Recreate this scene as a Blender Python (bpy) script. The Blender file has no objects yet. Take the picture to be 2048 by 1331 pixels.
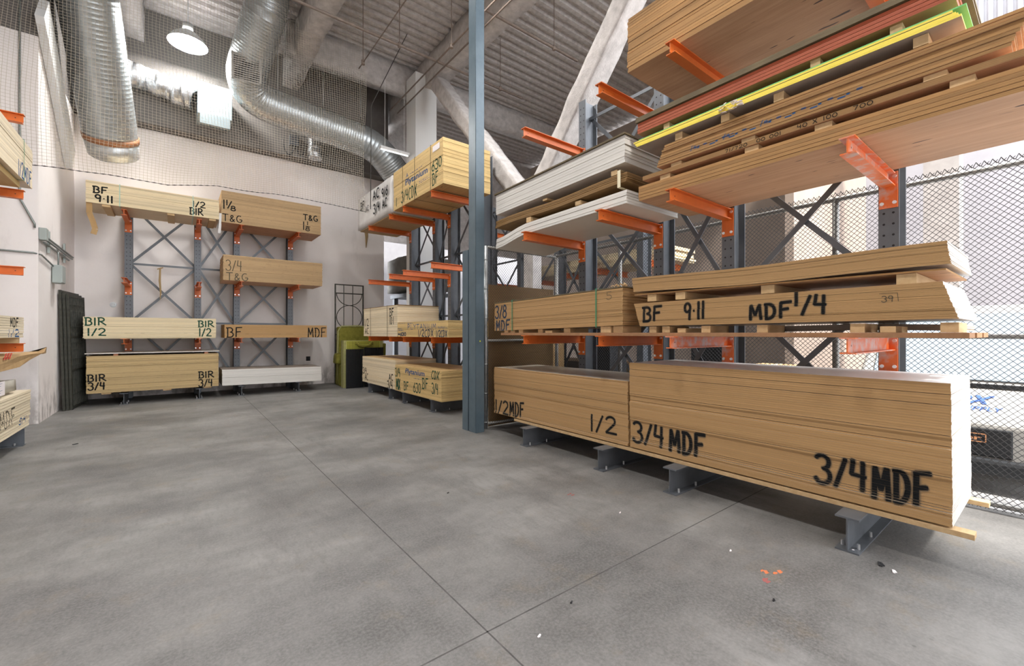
import bpy, bmesh, math, random
from mathutils import Vector, Matrix, noise

# ------------------------------------------------------------------ camera, sky, exposure
sc = bpy.context.scene
C = sc.collection
PI = math.pi
cd = bpy.data.cameras.new('camera'); cam = bpy.data.objects.new('camera', cd); C.objects.link(cam)
cd.sensor_width = 36.0; cd.lens = 860.0 / 2048.0 * 36.0; cd.clip_end = 200
cam.location = (0, 0, 1.65); cam.rotation_euler = (PI / 2, 0, -math.radians(37.86))
sc.camera = cam
w = bpy.data.worlds.new('sky'); sc.world = w; w.use_nodes = True
w.node_tree.nodes['Background'].inputs[0].default_value = (0.93, 0.96, 1.0, 1)
w.node_tree.nodes['Background'].inputs[1].default_value = 4.6
sc.view_settings.view_transform = 'Standard'; sc.view_settings.look = 'None'
sc.view_settings.gamma = 1.0; sc.view_settings.use_curve_mapping = False
sc.view_settings.exposure = 0.66
sc.cycles.max_bounces = 10; sc.cycles.diffuse_bounces = 6
sd = bpy.data.lights.new('sun', 'SUN'); sd.energy = 5.5; sd.angle = math.radians(4); sd.color = (1, .96, .90)
sun = bpy.data.objects.new('sun', sd); C.objects.link(sun); sun.rotation_euler = (math.radians(32), 0, math.radians(-14))
LAMP = 86.0

# ------------------------------------------------------------------ materials
def mat(name, col, rough=0.6, metal=0.0):
    m = bpy.data.materials.new(name); m.use_nodes = True
    b = m.node_tree.nodes['Principled BSDF']
    b.inputs['Base Color'].default_value = (*col, 1); b.inputs['Roughness'].default_value = rough
    b.inputs['Metallic'].default_value = metal
    return m
class NT:
    def __init__(s, m): s.t = m.node_tree; s.b = s.t.nodes['Principled BSDF']; s.co = None
    def n(s, ty, **k):
        nd = s.t.nodes.new(ty)
        for a, v in k.items(): setattr(nd, a, v)
        return nd
    def l(s, a, b): s.t.links.new(a, b)
    def coord(s, scale=(1, 1, 1), kind='Object'):
        if s.co is None: s.co = s.n('ShaderNodeTexCoord')
        mp = s.n('ShaderNodeMapping'); mp.inputs['Scale'].default_value = scale
        s.l(s.co.outputs[kind], mp.inputs['Vector']); return mp
    def noise(s, scale, detail=4, vs=(1, 1, 1), rough=0.6, rnd=False):
        mp = s.coord(vs); nz = s.n('ShaderNodeTexNoise')
        nz.inputs['Scale'].default_value = scale; nz.inputs['Detail'].default_value = detail; nz.inputs['Roughness'].default_value = rough
        if rnd:
            oi = s.n('ShaderNodeObjectInfo'); mu = s.n('ShaderNodeMath', operation='MULTIPLY'); mu.inputs[1].default_value = 37.0
            s.l(oi.outputs['Random'], mu.inputs[0]); nz.noise_dimensions = '4D'; s.l(mu.outputs[0], nz.inputs['W'])
        s.l(mp.outputs[0], nz.inputs['Vector']); return nz.outputs['Fac']
    def ramp(s, f, stops):
        r = s.n('ShaderNodeValToRGB'); e = r.color_ramp.elements
        while len(e) < len(stops): e.new(0.5)
        for i, (p, c) in enumerate(stops): e[i].position = p; e[i].color = (*c, 1)
        s.l(f, r.inputs[0]); return r.outputs[0]
    def mix(s, f, a, b, mode='MIX'):
        mx = s.n('ShaderNodeMix', data_type='RGBA', blend_type=mode)
        if isinstance(f, float): mx.inputs[0].default_value = f
        else: s.l(f, mx.inputs[0])
        for i, v in ((6, a), (7, b)):
            if isinstance(v, tuple): mx.inputs[i].default_value = (*v, 1)
            else: s.l(v, mx.inputs[i])
        return mx.outputs[2]
    def tint(s, col, amt=0.16):
        oi = s.n('ShaderNodeObjectInfo'); mr = s.n('ShaderNodeMapRange')
        mr.inputs['To Min'].default_value = 1 - amt; mr.inputs['To Max'].default_value = 1 + amt * 0.6
        s.l(oi.outputs['Random'], mr.inputs[0]); h = s.n('ShaderNodeHueSaturation')
        s.l(mr.outputs[0], h.inputs['Value']); s.l(col, h.inputs['Color']); return h.outputs[0]
    def bump(s, f, strength=0.3, dist=0.01):
        bp = s.n('ShaderNodeBump'); bp.inputs['Strength'].default_value = strength; bp.inputs['Distance'].default_value = dist
        s.l(f, bp.inputs['Height']); s.l(bp.outputs[0], s.b.inputs['Normal'])
    def base(s, c): s.l(c, s.b.inputs['Base Color'])
def noisy(name, a, b, scale=6, rough=0.7, vs=(1, 1, 1), metal=0.0, bump=0, bscale=None, lo=0.3, hi=0.7, tint=0, detail=4):
    m = mat(name, a, rough, metal); t = NT(m); f = t.noise(scale, detail, vs, rnd=bool(tint))
    c = t.ramp(f, [(lo, a), (hi, b)])
    if tint: c = t.tint(c, tint)
    t.base(c)
    if bump: t.bump(t.noise(bscale or scale, 5, vs), bump)
    return m
def ply_edge(name, a, b, dark, t_ply=0.0045, tint=0.14, dash=260):
    m = mat(name, a, 0.75); t = NT(m)
    mp = t.coord((0.25, 0.25, 1)); wv = t.n('ShaderNodeTexWave', bands_direction='Z')
    wv.inputs['Scale'].default_value = 0.314 / t_ply; wv.inputs['Distortion'].default_value = .9; wv.inputs['Detail'].default_value = 2
    t.l(mp.outputs[0], wv.inputs['Vector'])
    c = t.ramp(wv.outputs['Fac'], [(0.35, a), (0.65, b)])
    v = t.noise(1.0, 2, (4 if dash > 200 else 9, 4 if dash > 200 else 9, dash), rnd=True)
    c = t.mix(t.ramp(v, [(0.62, (0, 0, 0)), (0.66, (1, 1, 1))]), c, dark)
    c = t.mix(t.noise(2.2, 3, (1, 1, 30), rnd=True), c, tuple(min(1, x * 1.12) for x in a))
    t.base(t.tint(c, tint)); return m
def ply_face(name, a, b, knot):
    m = mat(name, a, 0.6); t = NT(m)
    f = t.noise(3.0, 6, (0.35, 5, 1), rnd=True); c = t.ramp(f, [(0.3, a), (0.7, b)])
    g = t.noise(16, 5, (0.10, 5, 1), .7, rnd=True); c = t.mix(t.ramp(g, [(0.42, (0, 0, 0)), (0.66, (.8, .8, .8))]), c, tuple(x * y for x, y in zip(a, (.62, .52, .46))))
    q = t.noise(1.3, 4, (.8, 1.6, 1), rnd=True); c = t.mix(t.ramp(q, [(.4, (0, 0, 0)), (.7, (.55, .55, .55))]), c, tuple(min(1, x * y) for x, y in zip(a, (1.12, 1.05, 1.0))))
    k = t.noise(6, 1, (0.6, 3.4, 1), rnd=True); c = t.mix(t.ramp(k, [(0.715, (0, 0, 0)), (0.735, (1, 1, 1))]), c, knot)
    t.base(t.tint(c, 0.08)); return m
M = {}
M['mdf_edge'] = noisy('mdf_edge', (.42, .25, .104), (.447, .27, .117), 2, .8, (1, 1, 6), tint=.06)
M['mdf_face'] = noisy('mdf_face', (.60, .52, .42), (.66, .58, .48), 5, .22)
M['mdf_pale_edge'] = noisy('mdf_pale_edge', (.70, .58, .40), (.78, .68, .50), 3, .8, (1, 1, 25), tint=.14)
M['mdf_pale_face'] = noisy('mdf_pale_face', (.66, .56, .40), (.74, .64, .48), 5, .5)
M['ply_edge'] = ply_edge('plywood_edge', (.385, .215, .078), (.215, .10, .032), (.035, .014, .006), .0105, .26)
M['ply_face'] = ply_face('plywood_face', (.62, .385, .235), (.44, .245, .125), (.07, .035, .025))
M['cdx_edge'] = ply_edge('sheathing_edge', (.64, .46, .205), (.48, .32, .12), (.26, .14, .04), .012, .16, 120)
M['cdx_face'] = ply_face('sheathing_face', (.62, .44, .20), (.52, .34, .14), (.20, .11, .05))
M['bir_edge'] = ply_edge('birch_edge', (.74, .63, .42), (.56, .42, .23), (.36, .24, .11), .012)
M['bir_face'] = ply_face('birch_face', (.72, .60, .40), (.64, .51, .32), (.45, .33, .18))
M['bir_dark_edge'] = ply_edge('birch_dark_edge', (.50, .365, .18), (.30, .20, .085), (.16, .10, .04), .012, .2, 120)
M['ac_edge'] = ply_edge('sanded_ply_edge', (.70, .60, .43), (.56, .45, .28), (.36, .26, .14), .013)
M['tg_edge'] = ply_edge('tongue_edge', (.46, .315, .165), (.35, .22, .105), (.13, .07, .03), .016, .14, 100)
M['white_edge'] = noisy('white_board_edge', (.62, .60, .56), (.72, .70, .66), 3, .7, (1, 1, 30), tint=.08)
M['white_face'] = noisy('white_board_face', (.66, .61, .54), (.70, .65, .58), 3, .45)
M['brown_edge'] = noisy('hardboard_edge', (.21, .115, .035), (.30, .17, .06), 4, .7, (1, 1, 30), tint=.2)
M['dark_board'] = noisy('dark_board', (.10, .075, .04), (.16, .12, .06), 6, .7, (1, 1, 4))
M['yellow'] = noisy('yellow_edge', (.80, .63, .06), (.88, .74, .12), 4, .5, tint=.05)
M['green_sheet'] = mat('green_sheet', (.16, .50, .16), .5)
M['grey_face'] = noisy('grey_face', (.36, .31, .26), (.44, .38, .32), 5, .7)
M['red_edge'] = noisy('red_edge', (.34, .06, .02), (.48, .12, .05), 3, .6, (.6, 1, 20), tint=.12)
M['red_face'] = noisy('red_face', (.50, .22, .12), (.42, .16, .08), 4, .6)
M['ink'] = mat('black_paint', (.012, .013, .014), .55)
M['ink_green'] = mat('green_paint', (.02, .07, .045), .55)
M['ink_blue'] = mat('blue_paint', (.03, .09, .22), .6)
M['ink_navy'] = mat('navy_paint', (.035, .055, .09), .6)
M['ink_grey'] = mat('grey_marker', (.10, .085, .06), .6)
M['mdf_lit_top'] = noisy('mdf_daylit_top', (.84, .815, .79), (.88, .86, .84), 2, .5)  # top sheet whitened: daylight on the stack painted into its colour
M['mdf_lit_end'] = noisy('mdf_daylit_end', (.56, .515, .465), (.62, .57, .52), 4, .7)  # paler MDF for ends facing the opening, strong daylight put into the colour
for k_ in ('ink', 'ink_green', 'ink_blue', 'ink_navy', 'ink_grey'):
    b_ = M[k_].node_tree.nodes['Principled BSDF']; b_.inputs['Roughness'].default_value = .9; b_.inputs['Specular IOR Level'].default_value = .1
M['over'] = mat('thin_overspray', (.27, .175, .085), .7); M['over2'] = mat('overspray', (.12, .08, .042), .65)
M['orange'] = noisy('orange_paint', (.66, .150, .022), (.57, .122, .016), 7, .42, bump=.05)
M['orange_worn'] = noisy('orange_paint_worn', (.78, .17, .035), (.62, .40, .34), 9, .38, lo=.45, hi=.62)
M['steel'] = noisy('grey_blue_steel', (.105, .115, .13), (.135, .145, .16), 6, .42, metal=.25)
M['steel_dark'] = mat('hole_dark', (.012, .012, .014), .7)
M['post'] = noisy('post_paint', (.085, .125, .155), (.115, .16, .19), 5, .4, metal=.1)
M['galv'] = noisy('galvanised', (.42, .44, .45), (.62, .64, .65), 14, .38, metal=.75)
M['duct'] = noisy('duct_metal', (.40, .43, .44), (.54, .57, .58), 5, .36, metal=.7)
M['foil'] = noisy('duct_foil', (.40, .41, .43), (.62, .63, .65), 10, .32, metal=.8, bump=.8, bscale=14)
M['zinc'] = mat('zinc_bolt', (.75, .76, .78), .3, .8)
M['wire'] = mat('fence_wire', (.075, .075, .078), .5, .5)
M['pipe_grey'] = noisy('fence_pipe', (.28, .27, .25), (.38, .37, .35), 10, .45, metal=.4)
M['conduit'] = mat('conduit', (.22, .24, .23), .45, .5)
M['pipe_rust'] = noisy('sprinkler_pipe', (.16, .12, .095), (.24, .19, .16), 8, .6)
M['pine'] = noisy('pine', (.62, .44, .24), (.50, .33, .16), 4, .75, (1, 6, 6), tint=.15)
M['pine_red'] = noisy('fir_board', (.40, .21, .10), (.30, .15, .07), 3, .75, (1, 8, 8), tint=.12)
M['spray_on'] = noisy('sprayed_fireproofing', (.59, .555, .535), (.40, .372, .358), 6, .95, bump=1.0, bscale=34)
M['deck'] = noisy('sprayed_deck', (.57, .535, .515), (.38, .352, .338), 8, .95, bump=1.0, bscale=30)
M['net'] = mat('net_cord', (.42, .37, .29), .8)
M['net_dark'] = mat('net_border', (.05, .045, .04), .8)
M['iron'] = noisy('black_iron', (.035, .035, .030), (.085, .085, .068), 12, .5, metal=.5)
M['velvet'] = noisy('green_velvet', (.17, .16, .015), (.27, .25, .04), 9, .9, bump=.4, bscale=30)
M['velvet_edge'] = noisy('faded_velvet', (.36, .36, .13), (.46, .45, .20), 12, .9)
M['yplastic'] = mat('yellow_plastic', (.52, .52, .07), .45)
M['bplastic'] = mat('black_plastic', (.012, .014, .017), .4)
M['card'] = noisy('cardboard', (.36, .22, .09), (.46, .30, .14), 5, .85)
M['plastic_wrap'] = noisy('plastic_wrap', (.36, .34, .29), (.46, .44, .38), 6, .35, bump=.5, bscale=12)
M['white_wrap'] = noisy('white_wrap', (.56, .54, .52), (.66, .64, .62), 4, .5, bump=.5, bscale=9)
M['paper'] = mat('paper', (.80, .74, .74), .8)
M['redtape'] = mat('red_tape', (.62, .05, .04), .5)
M['strap_green'] = mat('green_strap', (.03, .24, .12), .4)
M['strap_pale'] = mat('pale_strap', (.36, .60, .52), .4)
M['strap_yellow'] = mat('cream_strap', (.75, .68, .48), .5)
M['boxgrey'] = mat('box_grey', (.34, .38, .36), .45, .2)
M['bluebox'] = mat('damper_box', (.30, .36, .38), .45, .2)
M['white_paint'] = mat('white_paint', (.75, .75, .74), .5)
M['car'] = mat('car_paint', (.46, .45, .425), .3)
M['car_black'] = mat('car_trim', (.02, .022, .025), .5)
M['glass_dark'] = mat('car_glass', (.35, .42, .48), .1)
M['logo_blue'] = mat('logo_blue', (.03, .10, .42), .5)
M['logo_orange'] = mat('badge_outline', (.80, .38, .18), .4)
M['siding'] = noisy('ribbed_siding', (.37, .362, .385), (.34, .332, .355), 3, .6)
M['drive'] = noisy('driveway_concrete', (.50, .49, .48), (.42, .41, .40), 3, .8, bump=.1, bscale=60)
M['conc_col'] = noisy('concrete_column', (.44, .41, .39), (.36, .33, .31), 4, .85, bump=.2, bscale=30)
M['bolt_rust'] = mat('rusty_bolt', (.12, .085, .06), .7, .3)
M['rust_band'] = noisy('rust_band', (.40, .17, .07), (.28, .12, .05), 8, .6)
M['jute'] = mat('jute', (.36, .25, .12), .9)
em = mat('lamp_lens', (1, 1, 1), .5); _b = em.node_tree.nodes['Principled BSDF']
_b.inputs['Emission Color'].default_value = (1, .98, .95, 1); _b.inputs['Emission Strength'].default_value = LAMP; M['lens'] = em
em3 = em.copy(); em3.name = 'bright_lamp_lens'; em3.node_tree.nodes['Principled BSDF'].inputs['Emission Strength'].default_value = LAMP * 2.2; M['lens_bright'] = em3
em2 = mat('tube_lamp', (1, 1, 1), .5); _b = em2.node_tree.nodes['Principled BSDF']
_b.inputs['Emission Color'].default_value = (1, .98, .92, 1); _b.inputs['Emission Strength'].default_value = 2.5; M['tube'] = em2

M['tan_wall'] = noisy('tan_wall', (.34, .27, .22), (.29, .23, .19), 2, .85)
def wall_mat(name, zsplit):
    m = mat(name, (.7, .66, .64), .75); t = NT(m)
    a = t.ramp(t.noise(1.1, 5), [(.3, (.74, .69, .665)), (.7, (.80, .755, .735))])
    s = t.noise(2.2, 6, (1, 1, .35)); a = t.mix(t.ramp(s, [(.62, (0, 0, 0)), (.8, (.6, .6, .6))]), a, (.50, .46, .43))
    co = t.n('ShaderNodeNewGeometry'); sp = t.n('ShaderNodeSeparateXYZ'); t.l(co.outputs['Position'], sp.inputs[0])
    lo = t.n('ShaderNodeMapRange'); lo.inputs['From Min'].default_value = .9; lo.inputs['From Max'].default_value = .25; t.l(sp.outputs['Z'], lo.inputs[0])
    sc2 = t.ramp(t.noise(5, 6, (1, 1, .5)), [(.45, (0, 0, 0)), (.62, (1, 1, 1))])
    f = t.n('ShaderNodeMath', operation='MULTIPLY'); t.l(lo.outputs[0], f.inputs[0]); t.l(sc2, f.inputs[1])
    a = t.mix(f.outputs[0], a, (.36, .33, .31))
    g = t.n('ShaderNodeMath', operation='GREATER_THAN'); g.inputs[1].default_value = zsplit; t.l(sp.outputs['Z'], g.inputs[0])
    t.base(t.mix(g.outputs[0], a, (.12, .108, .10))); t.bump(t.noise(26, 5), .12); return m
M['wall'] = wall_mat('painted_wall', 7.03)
def floor_mat():
    m = mat('concrete_floor', (.3, .3, .3), .55); t = NT(m)
    c = t.ramp(t.noise(.5, 7, (1, 1.6, 1), .65), [(.36, (.076, .074, .071)), (.5, (.145, .140, .133)), (.64, (.225, .217, .207))])
    c = t.mix(t.ramp(t.noise(1.1, 7, (1.8, .6, 1), .7), [(.50, (0, 0, 0)), (.70, (.75, .75, .75))]), c, (.070, .067, .064))
    c = t.mix(t.ramp(t.noise(2.6, 6, (1, 1, 1), .7), [(.56, (0, 0, 0)), (.72, (.5, .5, .5))]), c, (.175, .138, .092))
    c = t.mix(t.ramp(t.noise(7, 6, (3, .8, 1), .7), [(.5, (0, 0, 0)), (.8, (.55, .55, .55))]), c, (.075, .071, .067))
    c = t.mix(t.ramp(t.noise(55, 4, (1, 1, 1), .7), [(.40, (0, 0, 0)), (.68, (.45, .45, .45))]), c, (.245, .235, .225))
    vo = t.n('ShaderNodeTexVoronoi'); vo.inputs['Scale'].default_value = 5.5; t.l(t.coord().outputs[0], vo.inputs['Vector'])
    sp = t.ramp(vo.outputs['Distance'], [(.04, (1, 1, 1)), (.07, (0, 0, 0))])
    gate = t.ramp(t.noise(1.7, 2), [(.55, (0, 0, 0)), (.6, (.75, .75, .75))])
    c = t.mix(t.mix(1.0, sp, gate, 'MULTIPLY'), c, (.09, .085, .08))
    t.base(c); t.bump(t.noise(120, 4), .10, .004)
    rr = t.ramp(t.noise(1.4, 4), [(.3, (.46, .46, .46)), (.7, (.66, .66, .66))]); t.l(rr, t.b.inputs['Roughness']); return m
M['floor'] = floor_mat()

# ------------------------------------------------------------------ mesh helpers
def link(o): C.objects.link(o); return o
def tag(o, label, cat, group=None):
    o['label'] = label; o['category'] = cat
    if group: o['group'] = group
    return o
def thing(name, label, cat, loc=(0, 0, 0), rz=0, group=None):
    o = bpy.data.objects.new(name, None); link(o); o.location = loc; o.rotation_euler = (0, 0, rz); o.empty_display_size = .1
    return tag(o, label, cat, group)
class MB:
    def __init__(s): s.v = []; s.f = []; s.m = []; s.sm = []
    def face(s, idx, m=0, smooth=False): s.f.append(idx); s.m.append(m); s.sm.append(smooth)
    def poly(s, pts, m=0):
        b = len(s.v); s.v += [tuple(p) for p in pts]; s.face(tuple(range(b, b + len(pts))), m)
    def box(s, x0, x1, y0, y1, z0, z1, m=0, fm=None, X=None):
        b = len(s.v); P = [(x, y, z) for z in (z0, z1) for y in (y0, y1) for x in (x0, x1)]
        s.v += [tuple(X @ Vector(p)) if X else p for p in P]
        for k, q in enumerate(((0, 2, 3, 1), (4, 5, 7, 6), (0, 1, 5, 4), (2, 6, 7, 3), (0, 4, 6, 2), (1, 3, 7, 5))):
            s.face(tuple(b + i for i in q), fm[k] if fm else m)
    def bar(s, p, q, wd, th, m=0, up=(0, 0, 1)):
        p, q = Vector(p), Vector(q); d = q - p; L = d.length; d.normalize(); u = Vector(up)
        if abs(d.dot(u)) > .98: u = Vector((1, 0, 0))
        a = d.cross(u).normalized(); c = a.cross(d)
        X = Matrix((( a.x, d.x, c.x, p.x), (a.y, d.y, c.y, p.y), (a.z, d.z, c.z, p.z), (0, 0, 0, 1)))
        s.box(-wd / 2, wd / 2, 0, L, -th / 2, th / 2, m, X=X)
    def tube(s, pts, r, n=10, m=0, caps=True, rad=None):
        pts = [Vector(p) for p in pts]; b0 = len(s.v); ref = None
        for i, p in enumerate(pts):
            d = (pts[min(i + 1, len(pts) - 1)] - pts[max(i - 1, 0)]).normalized()
            if ref is None: ref = Vector((0, 0, 1)) if abs(d.z) < .9 else Vector((1, 0, 0))
            a = d.cross(ref).normalized(); ref = a.cross(d).normalized()
            rr = rad[i] if rad else r
            for k in range(n):
                t = 2 * PI * k / n; s.v.append(tuple(p + a * math.cos(t) * rr + ref * math.sin(t) * rr))
        for i in range(len(pts) - 1):
            for k in range(n):
                k2 = (k + 1) % n; s.face((b0 + i * n + k, b0 + i * n + k2, b0 + (i + 1) * n + k2, b0 + (i + 1) * n + k), m, n > 6)
        if caps:
            s.face(tuple(b0 + k for k in range(n))[::-1], m); e = b0 + (len(pts) - 1) * n; s.face(tuple(e + k for k in range(n)), m)
    def disc(s, c, r, nrm, n=12, m=0):
        c = Vector(c); nn = Vector(nrm).normalized(); ref = Vector((0, 0, 1)) if abs(nn.z) < .9 else Vector((1, 0, 0))
        a = nn.cross(ref).normalized(); bb = nn.cross(a)
        s.poly([c + (a * math.cos(2 * PI * k / n) + bb * math.sin(2 * PI * k / n)) * r for k in range(n)], m)
    def build(s, name, mats, parent=None, loc=(0, 0, 0), rz=0, bevel=0):
        me = bpy.data.meshes.new(name); me.from_pydata(s.v, [], s.f)
        for mm in (mats if isinstance(mats, (list, tuple)) else [mats]): me.materials.append(mm)
        me.polygons.foreach_set('material_index', s.m); me.polygons.foreach_set('use_smooth', s.sm)
        bm = bmesh.new(); bm.from_mesh(me); bmesh.ops.recalc_face_normals(bm, faces=bm.faces); bm.to_mesh(me); bm.free()
        o = bpy.data.objects.new(name, me); link(o); o.location = loc; o.rotation_euler = (0, 0, rz)
        if parent: o.parent = parent
        if bevel:
            md = o.modifiers.new('bevel', 'BEVEL'); md.width = bevel; md.segments = 2; md.limit_method = 'ANGLE'
        return o
def struct(name, mb, mats):
    o = mb.build(name, mats); o['kind'] = 'structure'; return o
def lumpy(mb, x0, x1, y0, y1, z0, z1, seg=.14, amp=.03, m=0, X=None):
    bm = bmesh.new(); d = (x1 - x0, y1 - y0, z1 - z0); n = [max(1, min(70, int(k / seg))) for k in d]
    vid = {}
    def V(i, j, k):
        q = (i, j, k)
        if q not in vid:
            p = Vector((x0 + d[0] * i / n[0], y0 + d[1] * j / n[1], z0 + d[2] * k / n[2]))
            p += noise.noise_vector(p * 2.3) * amp + noise.noise_vector(p * 7) * amp * .5
            vid[q] = len(mb.v); mb.v.append(tuple(X @ p) if X else tuple(p))
        return vid[q]
    for i in range(n[0]):
        for j in range(n[1]):
            for k in (0, n[2]): mb.face((V(i, j, k), V(i + 1, j, k), V(i + 1, j + 1, k), V(i, j + 1, k)), m, True)
    for i in range(n[0]):
        for k in range(n[2]):
            for j in (0, n[1]): mb.face((V(i, j, k), V(i + 1, j, k), V(i + 1, j, k + 1), V(i, j, k + 1)), m, True)
    for j in range(n[1]):
        for k in range(n[2]):
            for i in (0, n[0]): mb.face((V(i, j, k), V(i, j + 1, k), V(i, j + 1, k + 1), V(i, j, k + 1)), m, True)

# ------------------------------------------------------------------ writing: hand strokes and printed type, sliced onto the sheet edges
def arc(cx, cy, rx, ry, a0, a1, n=9):
    return [(cx + rx * math.cos(math.radians(a0 + (a1 - a0) * i / n)), cy + ry * math.sin(math.radians(a0 + (a1 - a0) * i / n))) for i in range(n + 1)]
G = {
 '0': (.6, [arc(.3, .5, .27, .48, 90, 450, 16)]),
 '1': (.25, [[(.12, 1), (.12, 0)]]),
 '2': (.62, [arc(.3, .72, .26, .26, 160, -30) + [(.05, .05), (.65, .02)]]),
 '3': (.62, [arc(.26, .75, .27, .24, 150, -80) + arc(.28, .27, .30, .27, 80, -160)]),
 '4': (.6, [[(.12, 1), (.05, .5), (.55, .46)], [(.46, .95), (.44, 0)]]),
 '5': (.6, [[(.55, 1), (.12, 1), (.1, .58)] + arc(.28, .3, .28, .3, 110, -150)]),
 '6': (.6, [[(.5, 1), (.15, .55)] + arc(.3, .28, .26, .28, 160, -200, 14)]),
 '7': (.55, [[(.02, .98), (.5, .98), (.2, 0)]]),
 '8': (.6, [arc(.3, .75, .22, .23, 90, 450, 14), arc(.3, .27, .28, .27, 90, 450, 14)]),
 '9': (.6, [arc(.28, .72, .24, .26, 0, 360, 14) + [(.5, .5), (.46, 0)]]),
 '/': (.42, [[(.4, 1), (.02, 0)]]), '.': (.25, [[(.1, .5), (.14, .5)]]), ',': (.2, [[(.1, .12), (.04, -.1)]]), '-': (.4, [[(.05, .5), (.35, .5)]]),
 'B': (.62, [[(.08, 1), (.08, 0)], [(-.05, .97), (.3, 1)] + arc(.3, .76, .22, .23, 80, -90) + arc(.3, .27, .28, .27, 85, -95) + [(.0, .0)]]),
 'I': (.22, [[(.1, 1), (.1, 0)]]), 'F': (.58, [[(.1, 1), (.08, 0)], [(.08, .98), (.62, 1)], [(.08, .52), (.48, .56)]]),
 'R': (.68, [[(.08, 1), (.08, 0)], [(0, .97), (.3, 1)] + arc(.3, .75, .26, .24, 80, -90) + [(.1, .5)], [(.22, .5), (.72, .02)]]),
 'M': (.72, [[(.06, 0), (.1, 1), (.34, .3), (.58, 1), (.66, 0)]]),
 'D': (.64, [[(.1, 1), (.1, 0)], [(0, .98), (.2, .98)] + arc(.2, .5, .36, .49, 85, -90) + [(.05, .02)]]),
 'C': (.6, [arc(.36, .5, .3, .5, 55, 305, 12)]), 'X': (.6, [[(.04, 1), (.56, 0)], [(.54, 1), (.04, 0)]]),
 'A': (.62, [[(.02, 0), (.3, 1), (.58, 0)], [(.12, .36), (.48, .36)]]),
 'T': (.6, [[(0, .97), (.6, 1)], [(.3, .98), (.3, 0)]]), 'G': (.64, [arc(.36, .5, .3, .48, 60, 330, 12) + [(.62, .42), (.38, .42)]]),
 '&': (.58, [[(.54, .02), (.14, .66), (.18, .9), (.34, .93), (.40, .76), (.10, .34), (.10, .1), (.28, .02), (.54, .40)]]),
 'P': (.58, [[(.08, 1), (.08, 0)], [(.08, .98)] + arc(.26, .74, .26, .24, 90, -90) + [(.08, .5)]]),
 'L': (.52, [[(.08, 1), (.08, .02), (.5, .02)]]), 'Y': (.6, [[(.02, 1), (.3, .5), (.58, 1)], [(.3, .5), (.3, 0)]]),
 'N': (.62, [[(.06, 0), (.06, 1), (.54, 0), (.54, 1)]]), 'U': (.62, [[(.06, 1)] + arc(.3, .28, .25, .28, 180, 360) + [(.55, 1)]]),
 'S': (.56, [arc(.28, .75, .22, .23, 30, 270) + arc(.28, .26, .24, .26, 90, -150)]), ' ': (.4, []), '~': (.6, [[(0, .3), (.12, .7), (.2, .3), (.34, .75), (.4, .25), (.56, .6)]]),
 'q': (.7, [[(0, 1), (.62, 1), (.66, .1)]]),
}
def spray_polys(text, x, z, wid, hgt, sw, slope=0, seed=1):
    """stroke outlines in face coordinates; x,z lower start, wid x hgt overall, sw stroke width"""
    rnd = random.Random(seed + len(text)); tot = sum(G[c][0] + .14 for c in text) - .14; kx = wid / tot; out = []; over = []; ov2 = []; cx = 0
    for c in text:
        gw, st = G[c]; jit = rnd.uniform(-.05, .05)
        for s in st:
            P = [(x + (cx + px) * kx, z + (py + jit) * hgt + slope * (cx + px) * kx) for px, py in s]
            for r, dst in ((sw * .46, out), (sw * .62, ov2), (sw * .80, over)):
                for (ax, az), (bx, bz) in zip(P, P[1:]):
                    dx, dz = bx - ax, bz - az; L = math.hypot(dx, dz) or 1e-6; nx, nz = -dz / L * r, dx / L * r; ex, ez = dx / L * r * .5, dz / L * r * .5
                    dst.append([(ax - ex + nx * .6, az - ez + nz * .6), (ax - ex - nx * .6, az - ez - nz * .6), (ax - nx, az - nz), (bx - nx, bz - nz), (bx + ex - nx * .6, bz + ez - nz * .6), (bx + ex + nx * .6, bz + ez + nz * .6), (bx + nx, bz + nz), (ax + nx, az + nz)])
        cx += gw + .14
    return out, (over, ov2)
def font_mesh(text, shear=0, bold=0):
    cu = bpy.data.curves.new('type', 'FONT'); cu.body = text; cu.shear = shear; cu.offset = bold; cu.resolution_u = 4
    o = bpy.data.objects.new('type', cu); link(o); dg = bpy.context.evaluated_depsgraph_get(); dg.update()
    me = o.evaluated_get(dg).to_mesh(); vs = [v.co.copy() for v in me.vertices]; fs = [tuple(p.vertices) for p in me.polygons]
    o.evaluated_get(dg).to_mesh_clear(); bpy.data.objects.remove(o); bpy.data.curves.remove(cu)
    x0 = min(v.x for v in vs); x1 = max(v.x for v in vs); z0 = min(v.y for v in vs); z1 = max(v.y for v in vs)
    return [[((vs[i].x - x0) / (x1 - x0), (vs[i].y - z0) / (z1 - z0)) for i in f] for f in fs]
def font_polys(text, x, z, wid, hgt, shear=0, bold=0, slope=0):
    return [[(x + a * wid, z + b * hgt + slope * a * wid) for a, b in f] for f in font_mesh(text, shear, bold)], ([], [])
def small_print(a, z, w, h, rows=2):
    return [dict(t='-~-~--'[i % 2:], a=a, z=z + i * h / rows, w=w * (1 - .2 * (i % 2)), h=h / rows * .7, s=h / rows * .35, m='ink_blue') for i in range(rows)]
def clip(poly, z0, z1):
    for lim, sg in ((z0, 1), (z1, -1)):
        out = []
        for i in range(len(poly)):
            a, b = poly[i - 1], poly[i]; da, db = (a[1] - lim) * sg, (b[1] - lim) * sg
            if (da < 0) != (db < 0):
                t = da / (da - db); out.append((a[0] + (b[0] - a[0]) * t, lim))
            if db >= 0: out.append(b)
        poly = out
        if len(poly) < 3: return None
    return poly

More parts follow.
